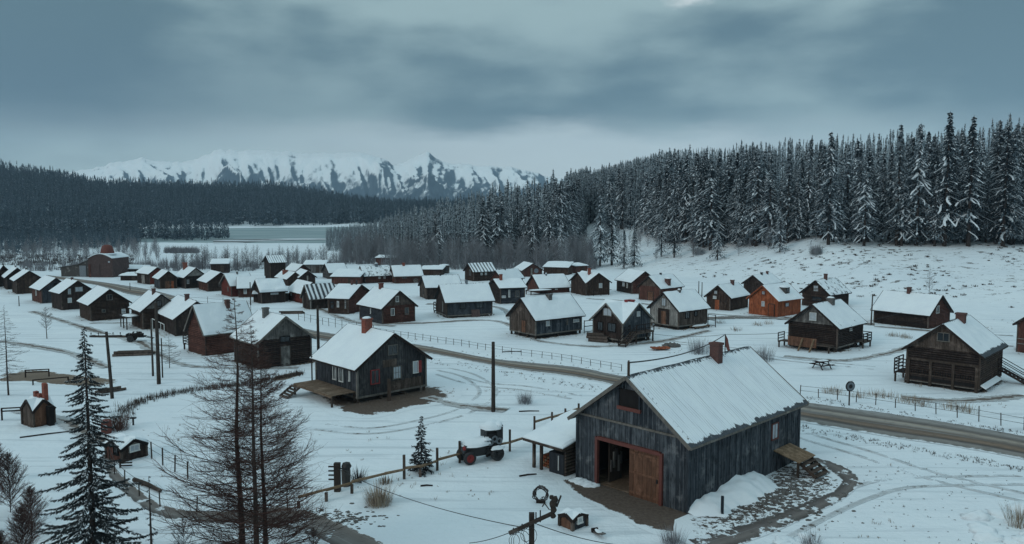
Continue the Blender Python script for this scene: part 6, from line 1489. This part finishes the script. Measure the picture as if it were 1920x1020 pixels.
# wreath, ramp board, barrels and boxes
g = gp(1014, 943); e = empty('wreath', g, R(-8), 'large dark twig wreath standing on the snow', 'wreath'); t = MB(); rg = random.Random(3)
for k in range(130):
    a = rg.random() * 6.283; rr = .36 + rg.gauss(0, .05); da = rg.uniform(.25, .6); y_ = rg.gauss(0, .05)
    t.cr = rg.random(); t.tube([(rr * math.cos(a + da * i / 3), y_ + rg.gauss(0, .02), .5 + (rr + rg.gauss(0, .02)) * math.sin(a + da * i / 3)) for i in range(4)], .022, 4)
t.build('ring', M_DTWIG, e)
for k in range(9):
    a = rg.random() * 6.283; t = MB(); t.blob((.4 * math.cos(a), -.05, .5 + .4 * math.sin(a)), (.05, .04, .04), .1, 3, 6, flat=False); t.build('cone', M_DTWIG, e)
t = MB(); t.box((0, 0, .06), (.5, .18, .14)); t.build('base', W['dark'], e)
g = gp(1118, 1000); e = empty('leaning_ramp', g, R(200), 'narrow snow-dusted plank ramp lying beside the kennel', 'ramp'); t = MB(); t.box((0, .3, .16), (.28, .95, .05), rx=.22); t.build('plank', W['grey'], e); t = MB(); t.box((0, -.18, .1), (.34, .12, .2)); t.build('foot_block', W['dark'], e); t = MB(); t.blob((0, .32, .2), (.13, .42, .03), .1); t.build('snow_patch', M_SNOW, e, smooth=True)
g = gp(1354, 967); t = MB(); t.box((0, 0, .45), (.13, .13, 1.2)); tag(t.build('marker_post', W['blue'], loc=g), 'short blue-grey post standing in the rubble before the barn side', 'post')
g = gp(200, 812); t = MB(); t.lathe([(0, -.05), (.32, -.05), (.36, .2), (.37, .5), (.34, .85), (.26, .98), (0, .98)], 12); tag(t.build('barrel', M_RUST, loc=g), 'rust-red barrel in the snow beside the reddish dry bush', 'barrel')
g = gp(250, 797); e = empty('water_tap', g, 0, 'small dark standpipe with a flat top in the open snow', 'standpipe'); t = MB(); t.tube([(0, 0, -.1), (0, 0, .5)], .07, 7); t.build('pipe', M_IRON, e); t = MB(); t.box((0, 0, .54), (.42, .2, .1)); t.build('cap', M_IRON, e)
# benches and racks at left
def rack(px0, py0, px1, py1, hh, label, bars=2, name='rack', cat='rack'):
    a, b = gp(px0, py0), gp(px1, py1); e = empty(name, a, 0, label, cat); v = b - a
    for q in (Vector(), v): t = MB(); t.beam(q - UP * .1, q + UP * hh, .09); t.build('leg', W['dark'], e)
    for k in range(bars): t = MB(); t.beam(UP * (hh - .04 - .22 * k), v + UP * (hh - .04 - .22 * k), .07, .09); t.build('bar', W['dark'], e)
rack(4, 788, 41, 786, .95, 'low dark frame rack left of the shack')
rack(48, 708, 92, 706, .75, 'dark hand rail on the grass bank at left', 2, 'hand_rail', 'rail')
rack(62, 722, 128, 716, .5, 'low plank bench on the grass bank at left', 1, 'bench', 'bench')
def logs(px, py, n, L, r, rz, label, nm='log_pile'):
    g = gp(px, py); e = empty(nm, g, rz, label, 'log pile'); rg = random.Random(px)
    for i in range(n):
        t = MB(); t.cr = rg.random(); y_ = (i % 4) * r * 2.05 - r * 3; z_ = r + (i // 4) * r * 1.8; t.tube([(-L / 2 + rg.uniform(-.3, .3), y_, z_), (L / 2 + rg.uniform(-.3, .3), y_ + rg.uniform(-.1, .1), z_)], r, 8); t.build('log', W['mid'], e)
    t = MB(); t.blob((0, 0, r * 2.2), (L * .4, r * 3, .1), .2); t.build('snow_patch', M_SNOW, e, smooth=True)
logs(252, 666, 7, 3.6, .14, R(12), 'snowy pile of long logs in the open snow near the left poles')
logs(207, 734, 5, 1.9, .12, R(48), 'short stack of logs at the foot of the leaning pole')
logs(205, 632, 4, 4.5, .10, R(-4), 'row of thin dark logs before the wide brown log cabin')
logs(1122, 640, 9, 2.2, .2, R(-25), 'snowy heap of logs left of the blue-grey cross-gabled cabin')
logs(725, 601, 6, 3.0, .1, R(-20), 'dark log heap behind the red brick chimney of the cottage')
logs(548, 588, 5, 3.2, .12, R(5), 'thin logs on the snow before the striped tin roof')
for i, (px, py, L, rz, lb) in enumerate([(276, 914, 3.0, -38, 'long brown log lying on the snow inside the curving footpath'), (992, 772, 1.6, 5, 'short dark plank on the snow right of the plain pole'), (800, 912, .7, 5, 'short dark stick on the snow below the sapling'), (990, 892, 1.1, 20, 'thin stick on the snow left of the open shed'), (960, 660, 2.2, 8, 'thin dark branch on the snow above the road'), (90, 815, 3.4, 30, 'long thin branch lying in the snow below the shack')]):
    g = gp(px, py); t = MB(); r_ = .14 if i == 0 else .05; t.tube([(-L / 2, 0, r_), (0, .06, r_ * 1.1), (L / 2, 0, r_)], [r_, r_ * .95, r_ * .7], 7); tag(t.build('fallen_log' if i == 0 else 'stick', W['mid'] if i == 0 else W['dark'], loc=g, rz=R(rz)), lb, 'log' if i == 0 else 'stick')
g = gp(236, 877); e = empty('bench', g, R(8), 'tiny low slatted bench before the tiny hut', 'bench')
for k in range(3): t = MB(); t.box((0, .0, .14 + .17 * k), (.75, .1, .06)); t.build('slat', W['dark'], e)
t = MB(); t.box((-.34, .05, .28), (.08, .1, .6)); t.build('leg', W['dark'], e)
# cart beside the woodshed cabin
g = gp(256, 640); e = empty('hand_cart', g, R(8), 'dark two-wheeled cart loaded with junk before the woodshed cabin', 'cart')
t = MB(); t.box((0, 0, .6), (2.0, 1.1, .12)); t.box((0, -.55, .8), (2.0, .06, .35)); t.box((-1, 0, .8), (.06, 1.1, .35)); t.build('bed', W['black'], e)
wheel((-.5, -.65, .4), .4, .12, M_IRON); wheel((-.5, .65, .4), .4, .12, M_IRON)
t = MB(); t.beam((1, -.3, .6), (2.0, -.2, .35), .07); t.beam((1, .3, .6), (2.0, .2, .35), .07); t.build('shaft', W['black'], e)
t = MB(); t.blob((.1, 0, .66), (.85, .45, .5), .35, 3); t.build('load', M_IRON, e); t = MB(); t.blob((-.2, .05, 1.02), (.4, .3, .14), .2, 3); t.build('snow_patch', M_SNOW, e, smooth=True)
g = gp(1238, 656); t = MB()
for i in range(7): t.cr = random.random(); t.box((-.9 + .3 * i, random.uniform(-.1, .1), .2 + .1 * random.random()), (.28, 1.1, .12), ry=random.uniform(-.2, .2))
tag(t.build('board_stack', W['orange'], loc=g, rz=R(8)), 'orange board stack on the snow right of the outer stair', 'boards')
g = gp(1258, 650); t = MB(); t.blob((0, 0, 0), (1.1, .7, .45), .25, 3); tag(t.build('stone_heap', M_STONE, loc=g), 'small dark stone heap right of the orange board stack', 'stones')
g = gp(548, 681); e = empty('bench', g, D['h3'][2], 'snow-covered plank bench before the weathered log barn', 'bench'); t = MB(); t.box((0, 0, .42), (2.1, .5, .08)); t.build('seat', W['mid'], e)
for s in (-1, 1): t = MB(); t.box((s * .85, 0, .19), (.12, .4, .44)); t.build('leg', W['mid'], e)
t = MB(); t.blob((0, 0, .46), (1.05, .27, .1), .08); t.build('snow_layer', M_SNOW, e, smooth=True)
g = gp(730, 752); t = MB(); t.beam((0, 0, -.05), (.35, .55, 1.75), .3, .06); tag(t.build('leaning_board', W['mid'], loc=g, rz=D['front_house'][2]), 'worn plank leaning on the gable foot of the near cottage', 'board')
# snow banked against the barn and lumps in the open snow
def drift(name, pts, label, hh):
    for i, (c, d_) in enumerate(pts): pass
t = MB(); nu_, nv_ = 60, 16; y_a, y_b = -BARN.b - .1, BARN.b - 4.4; ix = []
for i in range(nu_ + 1):
    u = i / nu_; yy = y_a + (y_b - y_a) * u; wd = (1.7 + .55 * noise.noise(Vector((u * 5, 3, 1))) + .35 * noise.noise(Vector((u * 17, 3, 1)))) * min(1, .35 + 6 * min(u, 1 - u)); hm = (.62 + .4 * noise.noise(Vector((u * 2.6, 8, 2))) + .16 * noise.noise(Vector((u * 7, 8, 2)))) * min(1, 9 * min(u + .02, 1 - u))
    row = []
    for j in range(nv_ + 1):
        v_ = j / nv_; zz = hm * (1 - v_ ** 1.6) * (1 + .22 * noise.noise(Vector((u * 16, v_ * 4, 5)))) - .06 * v_; q = local(BARN, (BARN.a + .06 + wd * v_, yy, max(zz, -.06))); row.append(t.vert(q))
    ix.append(row)
for i in range(nu_):
    for j in range(nv_): t.face((ix[i][j], ix[i][j + 1], ix[i + 1][j + 1], ix[i + 1][j]))
tag(t.build('snow_bank', M_SNOW, smooth=True), 'heap of snow banked against the long barn side', 'snow bank')
t = MB(); 
for k in range(3): q = local(BARN, (-BARN.a + .35 + k * .5, -BARN.b - .35 - .05 * k, -.05)); t.blob((q.x, q.y, q.z), (.6, .35, .25), .2, 3, 10)
tag(t.build('snow_bank', M_SNOW, smooth=True), 'low snow ridge along the barn front left of the doorway', 'snow bank')
t = MB()
for k in range(16): q = gp(rng.uniform(1830, 1990), rng.uniform(940, 1040)); t.blob((q.x, q.y, -.08), (rng.uniform(.4, .9), rng.uniform(.4, .8), rng.uniform(.2, .42)), .2, 2, 10)
for k in range(10): q = gp(rng.uniform(1440, 1560), rng.uniform(1004, 1040)); t.blob((q.x, q.y, -.08), (rng.uniform(.3, .6), rng.uniform(.3, .5), rng.uniform(.15, .28)), .2, 2, 10)
tag(t.build('snow_lumps', M_SNOW, smooth=True), kind='stuff')
t = MB()
for k in range(420):
    q = gp(rng.gauss(1450, 60), rng.gauss(928, 26)); l_ = local(BARN, (0, 0, 0)); dx = Matrix.Rotation(-BARN.root.rotation_euler.z, 4, 'Z') @ (q - BARN.root.location)
    if abs(dx.x) < BARN.a + .3 and abs(dx.y) < BARN.b + .3: continue
    s = rng.uniform(.05, .16); t.cr = rng.random(); t.blob((q.x, q.y, -.02), (s * 1.3, s, s * .8), .3, 4, 5)
tag(t.build('rubble', M_STONE), kind='stuff')
t = MB()
for k in range(160): 
    q = gp(rng.gauss(640, 40), rng.gauss(972, 9) ); t.cr = rng.random(); s = rng.uniform(.04, .11); t.blob((q.x, q.y, -.02), (s * 1.4, s, s * .7), .3, 4, 5)
tag(t.build('path_clods', M_STONE), kind='stuff')

# ------------------------------------------------------------------ air
m = bpy.data.materials.new('haze_air'); m.use_nodes = True; m.node_tree.nodes.clear(); t = NT(m.node_tree)
v = t.n('ShaderNodeVolumePrincipled', {'Color': (.60, .79, .96), 'Density': 0.85e-4, 'Anisotropy': .1}); o_ = t.n('ShaderNodeOutputMaterial'); t.t.links.new(v.outputs[0], o_.inputs['Volume'])
mb = MB(); mb.box((0, 3280, 300), (19000, 6960, 605)); hzb = mb.build('haze', m); tag(hzb, kind='stuff')
